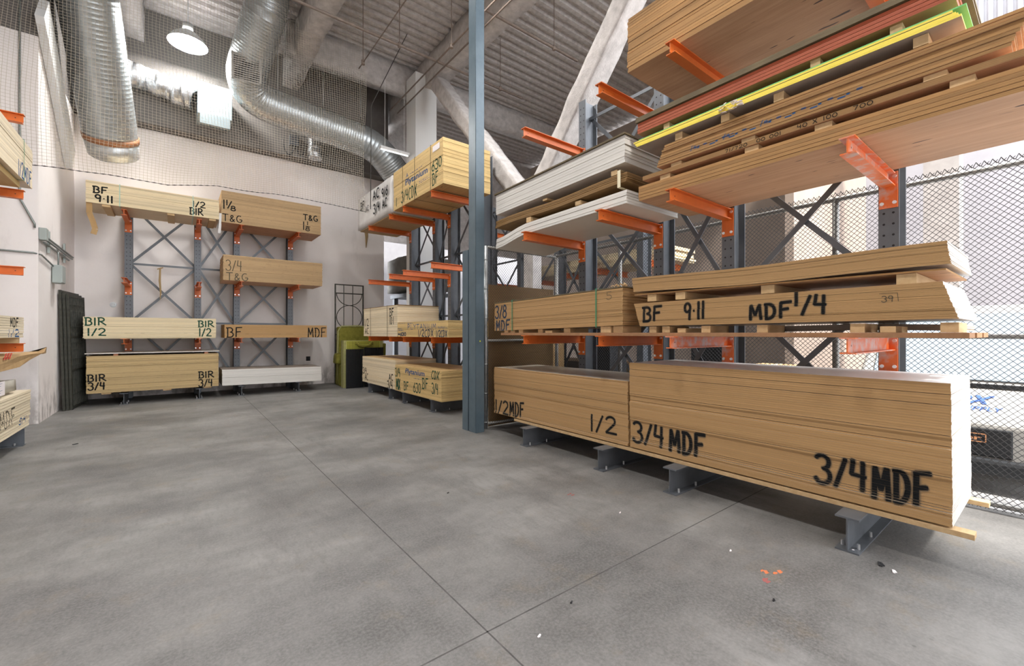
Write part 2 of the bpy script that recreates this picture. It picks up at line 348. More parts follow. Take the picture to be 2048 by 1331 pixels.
# ------------------------------------------------------------------ stacks of sheets, every sheet its own object
ORD = 'first second third fourth fifth sixth seventh eighth ninth tenth'.split()
def nth_label(label, n, k):
    if n == 1: return label
    if k == 0: return 'topmost ' + label
    if k == n - 1: return 'lowest ' + label
    return (ORD[k] + ' from top, ' + label) if n <= 10 else label
FR = {'R': (-PI / 2, lambda f, a0, x, y: (f + y, a0 - x), -1), 'B': (0, lambda f, a0, x, y: (a0 + x, f + y), 1), 'L': (PI / 2, lambda f, a0, x, y: (f - y, a0 + x), 1)}
def bend_none(x): return 0.0
def stack(fr, name, label, cat, group, a0, L, face, depth, z0, n, t, edge, facem, inks=(), jit=.003, bend=None, skew=0.0, skewy=0.0, fan=0.0, topless=False, end_inks=(), seed=0, gap=.0007, botm=None, longj=.006, endm=None, topm=None):
    rz, to, sg = FR[fr]; rnd = random.Random(seed * 7 + n); pol = []
    for k in inks:
        x = abs(k['a'] - a0); mi = k.get('m', 'ink')
        if k.get('font'): p, ov = font_polys(k['t'], x, k['z'], k['w'], k['h'], k.get('shear', 0), k.get('bold', 0), k.get('slope', 0))
        else: p, ov = spray_polys(k['t'], x, k['z'], k['w'], k['h'], k['s'], k.get('slope', 0))
        if k.get('soft'): pol += [(q, 'over') for q in ov[0]] + [(q, 'over2') for q in ov[1]]
        pol += [(q, mi) for q in p]
    mats = [M[facem], M[edge]]; mi_of = {}
    for _, mi in pol:
        if mi not in mi_of: mi_of[mi] = len(mats); mats.append(M[mi])
    em_ = 1
    if endm: em_ = len(mats); mats.append(M[endm])
    tm_ = 0
    if topm: tm_ = len(mats); mats.append(M[topm])
    if botm: mats.append(M[botm])
    cache = {}; out = []; off = 0; nxt = rnd.randint(2, 6)
    for i in range(n):
        zb = z0 + i * t; zt = zb + t - gap
        u = i / max(1, n - 1)
        step = i == nxt
        if step: off = rnd.uniform(-1, 1) * jit * 1.3; nxt += rnd.choice((1, 4, 6, 9, 11))
        g_ = gap + (min(.20 * t, .0034) if step else 0); zt = zb + t - g_
        dy = off + rnd.uniform(-.5, .5) * jit * .6 + skewy * u; dx = rnd.uniform(-1, 1) * longj + skew * u + fan * u * u
        my = []
        for q, mi in pol:
            c = clip(q, zb, zt)
            if c: my.append((c, mi_of[mi], mi))
        if my or step not in cache or (botm and i == 0) or (topm and i == n - 1):
            mb = MB(); ns = 14 if bend else 1; b = len(mb.v); h = t - g_
            for s in range(ns + 1):
                x = L * s / ns; dz = bend(x) if bend else 0
                for (yy, zz) in ((-depth / 2, 0), (-depth / 2, h), (depth / 2, h), (depth / 2, 0)): mb.v.append((x - L / 2, yy, zz + dz))
            for s in range(ns):
                o1, o2 = b + s * 4, b + s * 4 + 4
                for k2, mm in ((0, 1), (1, tm_ if i == n - 1 else 0), (2, 1), (3, len(mats) - 1 if botm and i == 0 else 0)):
                    mb.face((o1 + k2, o1 + (k2 + 1) % 4, o2 + (k2 + 1) % 4, o2 + k2), mm)
            mb.face((b, b + 1, b + 2, b + 3), 1); e = b + ns * 4; mb.face((e, e + 1, e + 2, e + 3), em_)
            clean = (len(mb.v), len(mb.f))
            for q_, (c, mi, nm) in enumerate(my):
                yo = -depth / 2 - .0003 - .000025 * q_
                mb.poly([(px - L / 2 - dx, yo, pz - zb + (bend(px) if bend else 0)) for px, pz in c], mi)
            ox = mb.build(name, mats)
            if not my and not (botm and i == 0) and not (topm and i == n - 1): cache[step] = ox.data
        else:
            ox = bpy.data.objects.new(name, cache[step]); link(ox)
        X, Y = to(face, a0, L / 2 + dx, depth / 2 + dy)
        ox.location = (X, Y, zb); ox.rotation_euler = (0, 0, rz); tag(ox, nth_label(label, n, n - 1 - i), cat, group if n > 1 else None); out.append(ox)
    return out
def block(name, label, cat, group, x0, x1, y0, y1, z0, z1, m='pine'):
    mb = MB(); cx, cy = (x0 + x1) / 2, (y0 + y1) / 2; mb.box(x0 - cx, x1 - cx, y0 - cy, y1 - cy, 0, z1 - z0 - .0008)
    return tag(mb.build(name, M[m], loc=(cx, cy, z0 + .0004), bevel=.002), label, cat, group)
def strap(label, fr, a, face, depth, z0, z1, m, wd=.016, group=None, over=.010):
    rz, to, sg = FR[fr]; mb = MB(); th = .0015; o = over
    mb.box(-wd / 2, wd / 2, -o - th, -o, -o, z1 - z0 + o); mb.box(-wd / 2, wd / 2, depth + o, depth + o + th, -o, z1 - z0 + o)
    mb.box(-wd / 2, wd / 2, -o - th, depth + o + th, z1 - z0 + o, z1 - z0 + o + th); mb.box(-wd / 2, wd / 2, -o - th, depth + o + th, -o - th, -o)
    X, Y = to(face, a, 0, 0); return tag(mb.build('packing_strap', M[m], loc=(X, Y, z0), rz=rz), label, 'strap', group)

# ------------------------------------------------------------------ the building
mb = MB(); mb.box(-9, 24, -14, 26, -.2, 0); struct('floor', mb, M['floor'])
mb = MB(); mb.box(6.05, 24, -14, 4.2, -.05, .0012); struct('ground_1', mb, M['drive'])
mb = MB()                                                            # saw-cut joints, sunk lines of dark filler
mb.box(1.347, 1.356, -6, 14.9, -.01, .0006); mb.box(-6, 5.9, 1.955, 1.964, -.01, .0006)
struct('trim_1', mb, noisy('joint', (.05, .048, .045), (.10, .095, .09), 9, .9))
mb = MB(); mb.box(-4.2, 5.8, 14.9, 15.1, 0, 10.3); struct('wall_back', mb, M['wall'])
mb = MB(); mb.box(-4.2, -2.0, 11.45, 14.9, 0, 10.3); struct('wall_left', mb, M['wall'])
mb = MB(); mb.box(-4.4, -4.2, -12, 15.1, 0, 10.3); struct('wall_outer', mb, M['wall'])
def deck(mb, x0, x1, ya, yb):
    prof = []; y = ya
    while y < yb: prof += [(y, 10.0), (y + .12, 10.0), (y + .15, 10.075), (y + .27, 10.075)]; y += .3
    for (a, b), (c, d) in zip(prof, prof[1:]): mb.poly([(x0, a, b), (x1, a, b), (x1, c, d), (x0, c, d)])
    mb.box(x0, x1, ya, yb, 10.1, 10.3)
mb = MB(); deck(mb, -4.4, 3.2, -12, -.3); deck(mb, -4.4, 6.6, -.3, 3.9); deck(mb, -4.4, 16, 3.9, 16.5); struct('ceiling', mb, M['deck'])
mb = MB(); mb.box(-4.4, 3.2, -12.2, -12, 0, 10.3); struct('wall_front', mb, M['wall'])  # unseen wall behind the camera, added to keep daylight out on that side
def beam(n, x0, x1, y0, y1, z0, z1, seg=.16):
    mb = MB(); lumpy(mb, x0, x1, y0, y1, z0, z1, seg, .03); o = mb.build('ceiling_beam', M['spray_on']); o['kind'] = 'structure'
for xx in (-.9, 2.72, 6.15): beam(0, xx - .22, xx + .22, -3, 14.9 if xx < 6 else 16.4, 9.1, 9.98, .2)
for yy in (5.2, 12.85): beam(0, -4.2 if yy < 6 else 2.3, 7.4 if yy < 6 else 15.5, yy - .2, yy + .2, 9.15, 9.98, .2)
mb = MB(); mb.box(-4.2, 5.8, 14.5, 14.9, 7.05, 9.98); o = struct('trim_2', mb, noisy('grey_girder', (.12, .11, .105), (.16, .147, .135), 3, .85, bump=.2, bscale=25))
mb = MB(); mb.box(5.63, 6.33, 11.95, 12.6, 0, 9.5); struct('column_1', mb, M['white_paint'])
mb = MB(); mb.box(11.2, 11.7, 1.18, 1.66, 0, 9.5); struct('column_2', mb, M['conc_col'])
# pale wall across the driveway with a ribbed panel above, and the yard wall behind the rear opening
mb = MB(); mb.box(14.0, 14.2, -20, 3.3, 0, 9.6); struct('wall_right', mb, M['siding'])
mb = MB(); yy = -6.0
while yy < 3.2: mb.tube([(13.99, yy, 6.2), (13.99, yy, 9.6)], .05, 6); yy += .14
struct('trim_4', mb, M['siding'])
mb = MB(); mb.box(14.0, 14.3, 3.3, 17, 0, 9.9); struct('wall_side', mb, M['tan_wall'])
mb = MB(); mb.box(9.2, 14.0, 3.15, 3.3, 0, 9.9); struct('wall_end', mb, M['tan_wall'])
mb = MB(); mb.box(4, 18, 20, 20.2, 0, 15); struct('wall_yard', mb, noisy('yard_wall', (.30, .295, .31), (.26, .255, .27), 3, .7))
mb = MB(); mb.box(5.8, 16, 16.5, 16.7, 5.3, 10.3); struct('wall_header', mb, M['spray_on'])
# sprayed diagonal braces
for (q, n) in (((6.0, 7.0, 4.3), 0), ):
    for tgt in ((6.0, 3.1, 8.9), (6.0, 11.2, 8.9)):
        p, t = Vector(q), Vector(tgt); d = t - p; L = d.length; d.normalize(); up = Vector((1, 0, 0)); a = d.cross(up).normalized()
        X = Matrix(((up.x, a.x, d.x, p.x), (up.y, a.y, d.y, p.y), (up.z, a.z, d.z, p.z), (0, 0, 0, 1)))
        mb = MB(); lumpy(mb, -.19, .19, -.19, .19, 0, L, .09, .022, X=X); struct('trim_brace', mb, M['spray_on'])
mb = MB(); mb.box(5.88, 6.12, 6.85, 7.15, 0, 4.5); struct('column_3', mb, M['spray_on'])

# ------------------------------------------------------------------ cantilever racks
def upright_bm(h, base_len, wd=.15, dp=.28, holes=True):
    """I-section column; local: aisle is -y, front flange at y=0"""
    mb = MB(); t = .014
    mb.box(-wd / 2, wd / 2, 0, t, 0, h); mb.box(-wd / 2, wd / 2, dp - t, dp, 0, h); mb.box(-.006, .006, t, dp - t, 0, h)
    z = .42
    while holes and z < h - .05:
        for sx in (-.034, .034): mb.disc((sx, -.0012, z), .0105, (0, 1, 0), 8, 1)
        z += .102
    return mb
def foot_bm(L):
    mb = MB(); h = .262; t = .012
    mb.box(-.075, .075, -L, 0, h - t, h); mb.box(-.075, .075, -L, 0, 0, t); mb.box(-.005, .005, -L, 0, t, h - t)
    for sx in (-.05, .05): mb.tube([(sx, -L + .09, t), (sx, -L + .09, .05)], .011, 6, 1)
    for sx in (-.05, .05): mb.tube([(sx, -L + .42, t), (sx, -L + .42, .05)], .011, 6, 1)
    return mb
def arm_bm(L, wd=.10, h=.125):
    """top of arm at z=0; root at y=0, tip at y=-L"""
    mb = MB(); t = .010
    mb.box(-wd / 2, wd / 2, -L, -.012, -t, 0); mb.box(-wd / 2, wd / 2, -L + .02, -.012, -h, -h + t); mb.box(-.005, .005, -L + .01, -.012, -h + t, -t)
    mb.box(-.068, .068, -.014, -.002, -.32, .01)
    for sx in (-.045, .045):
        for z in (-.035, -.275): mb.tube([(sx, -.014, z), (sx, -.026, z)], .016, 8, 1)
    mb.disc((.0056, -L + .09, -h / 2), .007, (1, 0, 0), 8, 2); mb.disc((-.0056, -L + .09, -h / 2), .007, (1, 0, 0), 8, 2)
    return mb
def rack(label, loc, rz, xs, height, arm_len, levels, panels, worn=(), skip=(), foot=True):
    """local: uprights at x in xs, front flange on y=0, aisle towards -y"""
    root = thing('cantilever_rack', label, 'rack', loc, rz)
    for k, x in enumerate(xs):
        upright_bm(height, arm_len).build('upright', [M['steel'], M['steel_dark']], root, (x, 0, 0))
        if foot: foot_bm(arm_len).build('base', [M['steel'], M['zinc']], root, (x, 0, 0))
        for j, z in enumerate(levels):
            if (k, j) in skip: continue
            o = arm_bm(arm_len).build('arm', [M['orange_worn'] if (k, j) in worn else M['orange'], M['zinc'], M['steel_dark']], root, (x, 0, z))
            if (k, j) in worn: o['label'] = 'scuffed orange arm'
    for k in range(len(xs) - 1):
        for z0, z1 in zip(panels, panels[1:]):
            if z1 > height: continue
            for (p, q, yy) in (((xs[k] + .02, .16, z0), (xs[k + 1] - .02, .16, z1), .16), ((xs[k] + .02, .205, z1), (xs[k + 1] - .02, .205, z0), .205)):
                b = MB(); b.bar(p, q, .058, .012, up=(0, 1, 0)); b.build('brace', [M['steel']], root)
        for z in panels:
            b = MB(); b.bar((xs[k] + .01, .18, z), (xs[k + 1] - .01, .18, z), .02, .05); b.build('strut', [M['steel']], root)
    return root
LV = [1.615, 3.13, 4.645]; PAN = [.55, 2.1, 3.65, 5.2]
# near rack, uprights on X=5.23, its left end is the far one (large Y)
Yn = [4.855, 3.437, 2.49, 1.01]
rack('long grey cantilever rack with orange arms under the MDF stacks, by the chain link fence', (5.23, 4.855, 0), -PI / 2, [4.855 - y for y in Yn], 5.45, 1.25, LV, PAN, worn={(3, 0), (2, 0), (3, 1)})
Ym = [11.85, 10.38, 9.55, 8.13]
rack('grey cantilever rack with empty orange middle arms, between the steel post and the back wall', (5.42, 11.85, 0), -PI / 2, [11.85 - y for y in Ym], 5.7, 1.25, [1.56, 3.13, 4.62], PAN)
rack('grey cantilever rack against the white back wall, holding birch and tongue and groove plywood', (-.98, 14.47, 0), 0, [0, 1.41, 2.31, 3.686], 4.98, 1.17, [1.52, 2.93, 4.5], [.35, 1.92, 3.42, 4.95], skip={(2, 1), (3, 1)})
# the two shorter upper arms that carry the 3/4 tongue and groove pack
rk = [o for o in bpy.data.objects if o.get('label', '').startswith('grey cantilever rack against')][0]
for x in (2.31, 3.686): arm_bm(1.17).build('arm', [M['orange'], M['zinc'], M['steel_dark']], rk, (x, 0, 3.015))
rack('cantilever rack beside the wall pier, only its orange arm tips and stacks in view', (-3.05, 9.4, 0), PI / 2, [-1.4, 0], 5.4, 1.27, [1.5, 2.62, 3.74, 4.85], PAN)
rack('dim cantilever rack standing beyond the chain link fence', (7.55, 5.2, 0), PI / 2, [0, 1.42, 2.4, 3.85, 5.3], 5.4, -1.2 * -1, LV, PAN)

# steel post and its guard angle
mb = MB(); mb.box(-.085, .085, -.11, -.096, 0, 9.1); mb.box(-.085, .085, .096, .11, 0, 9.1); mb.box(-.006, .006, -.1, .1, 0, 9.1); mb.box(-.085, -.073, -.11, .11, 0, 9.1); mb.box(.073, .085, -.11, .11, 0, 9.1)
o = mb.build('steel_post', M['post'], loc=(3.955, 6.06, 0), bevel=.006); tag(o, 'tall blue-grey steel post standing between the two racks', 'post')
g = MB(); g.box(-.09, -.078, .125, .30, 0, 3.05); g.box(-.078, .06, .29, .30, 0, 3.05); g.build('guard_angle', M['post'], o)
g = MB(); g.disc((0, -.1115, 1.515), .013, (0, -1, 0), 10); g.build('sticker', mat('yellow_dot', (.75, .75, .05), .5), o)['label'] = 'yellow dot sticker'

# ------------------------------------------------------------------ chain link fence
def mesh_plane(mb, L, H, pitch, r, z0=.03):
    """diagonal wires clipped to an L x H rectangle, local x along, z up"""
    for sgn, yo in ((1, -r), (-1, r)):
        c = -H if sgn > 0 else 0.0
        while c < (L if sgn > 0 else L + H):
            pts = []
            if sgn > 0: xa, xb = max(0, c), min(L, c + H); za, zb = xa - c, xb - c
            else: xa, xb = max(0, c - H), min(L, c); za, zb = c - xa, c - xb
            if xb - xa > .02:
                mb.bar((xa, yo, z0 + za), (xb, yo, z0 + zb), r * 2, r * 2)
            c += pitch
def tubeobj(name, pts, r, m, parent, n=10):
    b = MB(); b.tube(pts, r, n); return b.build(name, M[m], parent)
fn = thing('chain_link_fence', 'long chain link fence with grey pipe rails behind the MDF rack', 'fence', (5.9, 6.2, 0), -PI / 2)
b = MB(); mesh_plane(b, 8.4, 3.2, .052, .0021); b.build('wire_mesh', M['wire'], fn)
b = MB(); x = 0                                                      # knuckled wire ends above the top rail
while x < 8.4: b.bar((x, 0, 3.2), (x + .02, 0, 3.245), .005, .005); b.bar((x + .02, 0, 3.245), (x + .045, 0, 3.2), .005, .005); x += .052
b.build('wire_selvage', M['wire'], fn)
for x in (0, 1.55, 4.59, 7.6): tubeobj('post', [(x, .045, 0), (x, .045, 3.2)], .034, 'pipe_grey', fn)
for z in (3.17, 1.62, .075): tubeobj('rail', [(0, .035, z), (8.4, .035, z)], .026, 'pipe_grey', fn)
fb = thing('chain_link_screen', 'short chain link fence panel with a galvanised end pole beside the steel post', 'fence', (4.2, 6.14, 0), 0)
b = MB(); mesh_plane(b, 1.66, 3.15, .052, .0019); b.build('wire_mesh', M['wire'], fb)
tubeobj('pole', [(0, 0, 0), (0, 0, 3.15)], .034, 'galv', fb)['label'] = 'bright galvanised pole'
for z in (3.14, 1.52, .08): tubeobj('rail', [(0, .02, z), (1.66, .02, z)], .024, 'pipe_grey', fb)
b = MB()
for z in (.1, .6, 1.1, 1.9, 2.4, 2.9): b.tube([(0, 0, z), (0, 0, z + .02)], .037, 10)
b.build('band', M['galv'], fb)
o = MB(); o.box(0, 1.55, 0, .012, .02, 2.5); tag(o.build('hardboard_sheet', M['brown_edge'], loc=(4.3, 6.2, 0)), 'brown hardboard panel fixed to the short chain link panel', 'panel')

# ------------------------------------------------------------------ near rack: floor level
RY = 0.0
for k, (xa, xb) in enumerate(((4.2, 4.30), (4.66, 4.76), (5.08, 5.18))):
    block('runner_board', 'long pale wooden runner board lying on the rack feet under the MDF stacks', 'board', 'runner boards under the floor stacks', xa, xb, .37 + (.0 if k != 1 else .3), 5.35, .262, .300, 'pine')
for y in (3.3, 2.2, 1.5, .62, 5.6, 4.6):
    block('spacer_block', 'thin spacer block between runner boards and floor stacks of MDF', 'block', 'spacers under the floor stacks', 4.22, 5.1, y - .03, y + .03, .300, .314, 'dark_board') if y < 5.3 else None
stack('R', 'mdf_sheet', 'half inch MDF sheet in the floor stack sprayed 1/2 MDF', 'mdf sheet', 'half inch MDF floor stack', 5.89, 2.72, 4.2, .96, .315, 48, .0159, 'mdf_edge', 'mdf_face', [
  dict(t='1/2', a=5.87, z=.33, w=.36, h=.215, s=.026, m='ink', soft=1), dict(t='MDF', a=5.47, z=.335, w=.35, h=.215, s=.028, soft=1, slope=.06),
  dict(t='1/2', a=3.77, z=.395, w=.42, h=.21, s=.026, soft=1, slope=.05)], jit=.006, seed=3)
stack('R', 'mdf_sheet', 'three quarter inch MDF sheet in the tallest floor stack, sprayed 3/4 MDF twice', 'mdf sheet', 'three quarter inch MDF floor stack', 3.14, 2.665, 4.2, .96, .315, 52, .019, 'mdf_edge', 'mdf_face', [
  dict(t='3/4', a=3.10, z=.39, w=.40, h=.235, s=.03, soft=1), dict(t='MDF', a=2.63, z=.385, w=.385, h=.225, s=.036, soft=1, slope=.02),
  dict(t='3/4', a=1.28, z=.415, w=.34, h=.235, s=.031, soft=1, slope=.03), dict(t='MDF', a=.905, z=.395, w=.315, h=.235, s=.035, soft=1, slope=.08)], jit=.006, seed=5, longj=.0015, fan=-.008, endm='mdf_lit_end', topm='mdf_lit_top')
# paint flecks on the concrete
b = MB(); rnd = random.Random(9)
for x, y, k in ((3.22, 1.28, 0), (3.27, 1.22, 0), (3.10, 1.22, 1), (3.16, 3.1, 1)):
    for q in range(4):
        cx, cy = x + rnd.uniform(-.03, .03), y + rnd.uniform(-.02, .02); n = 7
        b.poly([(cx + rnd.uniform(.012, .03) * math.cos(2 * PI * i / n), cy + rnd.uniform(.006, .016) * math.sin(2 * PI * i / n), .0006 + .0001 * q) for i in range(n)], k)
struct('trim_5', b, [mat('orange_fleck', (.55, .16, .06), .8), mat('red_fleck', (.30, .09, .08), .8)])
# near rack: first arm level
for xa, xb in ((4.05, 4.32), (4.45, 4.75), (4.85, 5.15)):
    block('shelf_plank', 'long reddish fir plank lying across the lowest orange arms', 'plank', 'fir planks on the lowest arms', xa, xb, .38, 5.5, 1.615, 1.653, 'pine_red')
tl = lambda L, a, b: (lambda x: a + (b - a) * x / L)
stack('R', 'mdf_sheet', 'three eighths MDF sheet in the strapped stack marked 3/8 MDF', 'mdf sheet', 'strapped three eighths MDF stack', 5.74, 2.57, 4.1, 1.0, 1.715, 34, .0129, 'mdf_edge', 'mdf_face', [
  dict(t='3/8', a=5.72, z=1.92, w=.30, h=.20, s=.03, m='ink_navy'), dict(t='MDF', a=5.70, z=1.715, w=.36, h=.165, s=.03, m='ink_navy'), dict(t='5', a=3.42, z=2.03, w=.09, h=.09, s=.008, m='ink_grey')], bend=tl(2.57, -.03, .025), jit=.004, seed=8)
stack('R', 'cover_board', 'thin brown cover board on the strapped three eighths MDF stack', 'board', None, 5.76, 2.6, 4.1, 1.0, 2.158, 1, .014, 'dark_board', 'brown_edge', bend=tl(2.6, -.03, .025))
for a in (5.26, 3.567): strap('green packing strap around the strapped three eighths MDF stack', 'R', a, 4.1, 1.0, 1.731 if a < 4 else 1.695, 2.191 if a < 4 else 2.155, 'strap_green', group='green straps on the three eighths MDF')
for i, (y, wd) in enumerate(((5.45, .05), (5.31, .06), (5.08, .05), (4.66, .05), (4.46, .07), (4.12, .06), (3.44, .08), (3.27, .07))):
    zt = 1.712 - .028 + .052 * (5.74 - y) / 2.57
    block('spacer_block', 'short wooden spacer block under the strapped three eighths MDF stack', 'block', 'spacers under the three eighths MDF', 4.12 + .02 * (i % 2), 4.5, y - wd, y + wd, 1.653, max(1.668, zt - (.025 if i in (4,) else 0)))
block('offcut_block', 'pale offcut of wood lying on the strapped three eighths MDF cover board', 'block', None, 4.5, 4.62, 3.85, 4.15, 2.182, 2.215)
b = MB(); rnd = random.Random(3)
for i in range(22):
    p = Vector((4.25 + rnd.uniform(-.05, .05), 3.32 + rnd.uniform(-.09, .07), 2.20 + rnd.uniform(0, .03))); q = p + Vector((rnd.uniform(-.03, .03), rnd.uniform(-.05, .05), rnd.uniform(-.008, .02))); b.tube([p, (p + q) / 2 + Vector((0, 0, .015)), q], .006, 5)
tag(b.build('rope_scrap', M['pine'], loc=(0, 0, .004)), 'little heap of frayed rope on the strapped three eighths MDF cover board', 'rope')
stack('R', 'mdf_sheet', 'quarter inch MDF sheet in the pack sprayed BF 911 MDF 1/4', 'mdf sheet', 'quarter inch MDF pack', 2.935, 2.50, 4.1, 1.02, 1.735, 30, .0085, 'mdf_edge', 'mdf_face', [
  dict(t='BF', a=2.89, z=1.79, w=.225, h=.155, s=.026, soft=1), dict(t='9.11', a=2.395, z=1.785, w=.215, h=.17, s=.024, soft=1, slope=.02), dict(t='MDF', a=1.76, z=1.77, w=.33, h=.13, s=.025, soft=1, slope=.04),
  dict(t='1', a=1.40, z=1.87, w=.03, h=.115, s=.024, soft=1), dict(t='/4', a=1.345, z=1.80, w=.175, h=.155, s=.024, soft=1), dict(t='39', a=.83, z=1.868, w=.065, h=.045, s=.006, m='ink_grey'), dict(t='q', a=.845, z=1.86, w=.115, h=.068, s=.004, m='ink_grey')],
  skew=-.075, gap=.0006, jit=.003, bend=tl(2.5, -.008, .012), seed=4, longj=.003, endm='mdf_lit_end')
for y in (2.78, 2.62, 2.44, 2.18, 1.66, .98, .80, .48):
    block('spacer_block', 'short wooden spacer block under the quarter inch MDF pack', 'block', 'spacers under the quarter inch MDF', 4.12, 4.5, y - .045, y + .045, 1.653, 1.722 if y not in (2.44, .80) else 1.70)
o = stack('R', 'warped_panel', 'thin warped grey panel lying under the quarter inch MDF pack', 'panel', 'warped panels on the planks', 1.75, 1.3, 4.56, .55, 1.656, 3, .016, 'grey_face', 'grey_face', bend=lambda x: .010 + .010 * math.sin(x * 2.5))
for y in (2.80, 2.46, 1.62, .70):
    block('spacer_block', 'wooden spacer block between the two upper MDF packs', 'block', 'spacers between the upper MDF packs', 4.13, 5.0, y - .055, y + .055, 2.000, 2.076)
stack('R', 'backing_sheet', 'thin plywood backing sheet beneath the topmost MDF pack', 'plywood sheet', None, 3.02, 2.52, 4.115, 1.0, 2.078, 1, .013, 'ply_edge', 'ply_face')
stack('R', 'mdf_sheet', 'unmarked MDF sheet in the topmost pack above the one sprayed 1/4', 'mdf sheet', 'topmost MDF pack', 3.02, 2.55, 4.1, 1.02, 2.0925, 24, .0066, 'mdf_edge', 'mdf_face', bend=lambda x: .012 * (1 + math.cos(x * 2.6)), skew=-.02, gap=.0006, jit=.002, seed=6, longj=.003, endm='mdf_lit_end')
# near rack: second arm level, white boards
def sag(x):
    u = min(1, x / .80); u = u * u * (3 - 2 * u); return -.11 * (1 - u) + .025 * max(0, (x - .8) / 1.8)
stack('R', 'melamine_sheet', 'white melamine sheet drooping over the arms under brown hardboard', 'white board', 'drooping white melamine sheets', 5.70, 2.58, 4.1, 1.08, 3.131, 5, .032, 'white_edge', 'white_face', bend=sag, jit=.006, seed=2, gap=.003)
for y in (4.9, 3.9):
    block('spacer_block', 'small brown spacer block between drooping white sheets and hardboard', 'block', 'spacers under the hardboard', 4.12, 4.9, y - .05, y + .05, 3.297 + (.02 if y < 4 else 0), 3.372)
stack('R', 'hardboard_sheet', 'dark brown hardboard sheet between two stacks of white boards', 'hardboard sheet', 'brown hardboard sheets', 5.74, 2.61, 4.12, 1.05, 3.385, 6, .0195, 'brown_edge', 'brown_edge', bend=lambda x: -.02 + .016 * x + .012 * math.sin(x * 3.3), jit=.012, seed=9, gap=.003)
for y in (3.32, 4.55):
    block('spacer_block', 'orange-brown spacer block between hardboard and the tall white board pack', 'block', 'spacers above the hardboard', 4.13, 4.9, y - .045, y + .045, 3.536, 3.566 if y > 4 else 3.598)
strap('cream strap hanging round the brown hardboard sheets', 'R', 3.22, 4.12, 1.05, 3.385, 3.535, 'strap_yellow', .045, over=.024)
stack('R', 'melamine_board', 'white board in the tall pack under a dark cover board', 'white board', 'tall pack of white boards', 5.70, 2.56, 4.1, 1.04, 3.602, 9, .0355, 'white_edge', 'white_face', bend=tl(2.56, -.03, .035), jit=.006, seed=12, gap=.002)
stack('R', 'cover_board', 'dark olive cover board on top of the tall white board pack', 'board', None, 5.73, 2.6, 4.08, 1.06, 3.924, 1, .018, 'dark_board', 'dark_board', bend=tl(2.6, -.03, .035))
# near rack: second arm level, plywood side
stack('R', 'plywood_sheet', 'knotty plywood sheet in the pack resting on the upper orange arms', 'plywood sheet', 'lowest plywood pack', 2.945, 2.92, 4.1, 1.05, 3.136, 5, .032, 'ply_edge', 'ply_face', jit=.010, seed=21, gap=.0026)
for y in (2.63, 1.75, 1.2, .42):
    block('spacer_block', 'stubby spacer block on the lowest plywood pack', 'block', 'spacers on the lowest plywood pack', 4.12, 5.0, y - .06, y + .06, 3.297, 3.348)
stack('R', 'stamped_sheet', 'single plywood sheet with black stamped numbers along its edge', 'plywood sheet', None, 2.90, 2.88, 4.1, 1.05, 3.350, 1, .046, 'ply_edge', 'ply_face', [
  dict(t='71/720', a=1.98, z=3.356, w=.20, h=.03, s=.006), dict(t='00 001', a=1.70, z=3.356, w=.20, h=.03, s=.006), dict(t='40 X 100', a=1.38, z=3.357, w=.28, h=.032, s=.006), dict(t='700', a=1.0, z=3.358, w=.12, h=.032, s=.006)])
for y in (2.50, 1.78, .55):
    block('spacer_block', 'stubby spacer block under the plywood pack with blue dashes', 'block', 'spacers under the blue-dashed plywood', 4.12, 5.0, y - .06, y + .06, 3.397, 3.440)
blue = [dict(t='-', a=2.26 - .062 * i - (.1 if i > 8 else 0), z=3.475 + .012 * math.sin(i * 2.1), w=.022 + .02 * ((i * 7) % 3), h=.05, s=.016, m='ink_blue') for i in range(20)] + [dict(t='/~-', a=2.33 - .33 * i, z=3.49, w=.10, h=.05, s=.008, m='ink_blue') for i in range(3)]
stack('R', 'plywood_sheet', 'plywood sheet in the pack with blue paint dashes on its edges', 'plywood sheet', 'blue-dashed plywood pack', 2.72, 2.51, 4.1, 1.05, 3.442, 9, .0235, 'ply_edge', 'ply_face', blue, jit=.010, skew=.10, seed=22, gap=.0026)
for y in (2.46, 1.98, 1.52, .62):
    block('spacer_block', 'brown spacer block under the yellow-edged boards', 'block', 'spacers under the yellow-edged boards', 4.10, 4.9, y - .04, y + .04, 3.655, 3.728)
stack('R', 'foam_board', 'grey-faced board with yellow edge in the small pack below the red boards', 'yellow-edged board', 'yellow-edged boards', 2.95, 2.53, 4.06, 1.08, 3.730, 4, .0165, 'yellow', 'grey_face', skew=-.04, jit=.004, seed=23)
stack('R', 'green_sheet', 'thin green sheet on top of the yellow-edged boards', 'sheet', None, 2.93, 2.53, 4.07, 1.06, 3.797, 1, .011, 'green_sheet', 'green_sheet')
cr = MB(); rnd = random.Random(4)
for i in range(26):
    y = 1.92 + rnd.uniform(-.09, .09); z = 3.735 + rnd.uniform(-.02, .055); s = rnd.uniform(.01, .03)
    cr.bar((4.045 + rnd.uniform(-.02, .008), y, z), (4.03 + rnd.uniform(-.02, .01), y - s * 2.2, z + rnd.uniform(-.02, .02)), s, .004, 0 if i % 3 else 1)
tag(cr.build('torn_wrapping', [M['paper'], M['yellow']]), 'torn paper scraps at the chewed edge of the yellow-edged boards', 'scrap')
for y in (2.60, 1.25, .75):
    block('spacer_block', 'little pine spacer block between the green sheet and red boards', 'block', 'spacers under the red boards', 4.10, 4.9, y - .035, y + .035, 3.809, 3.878)
stack('R', 'red_board', 'red-edged board in the pack over the green sheet', 'red-edged board', 'red-edged boards', 2.945, 2.50, 4.08, 1.05, 3.880, 4, .030, 'red_edge', 'red_face', jit=.010, seed=24, gap=.004)
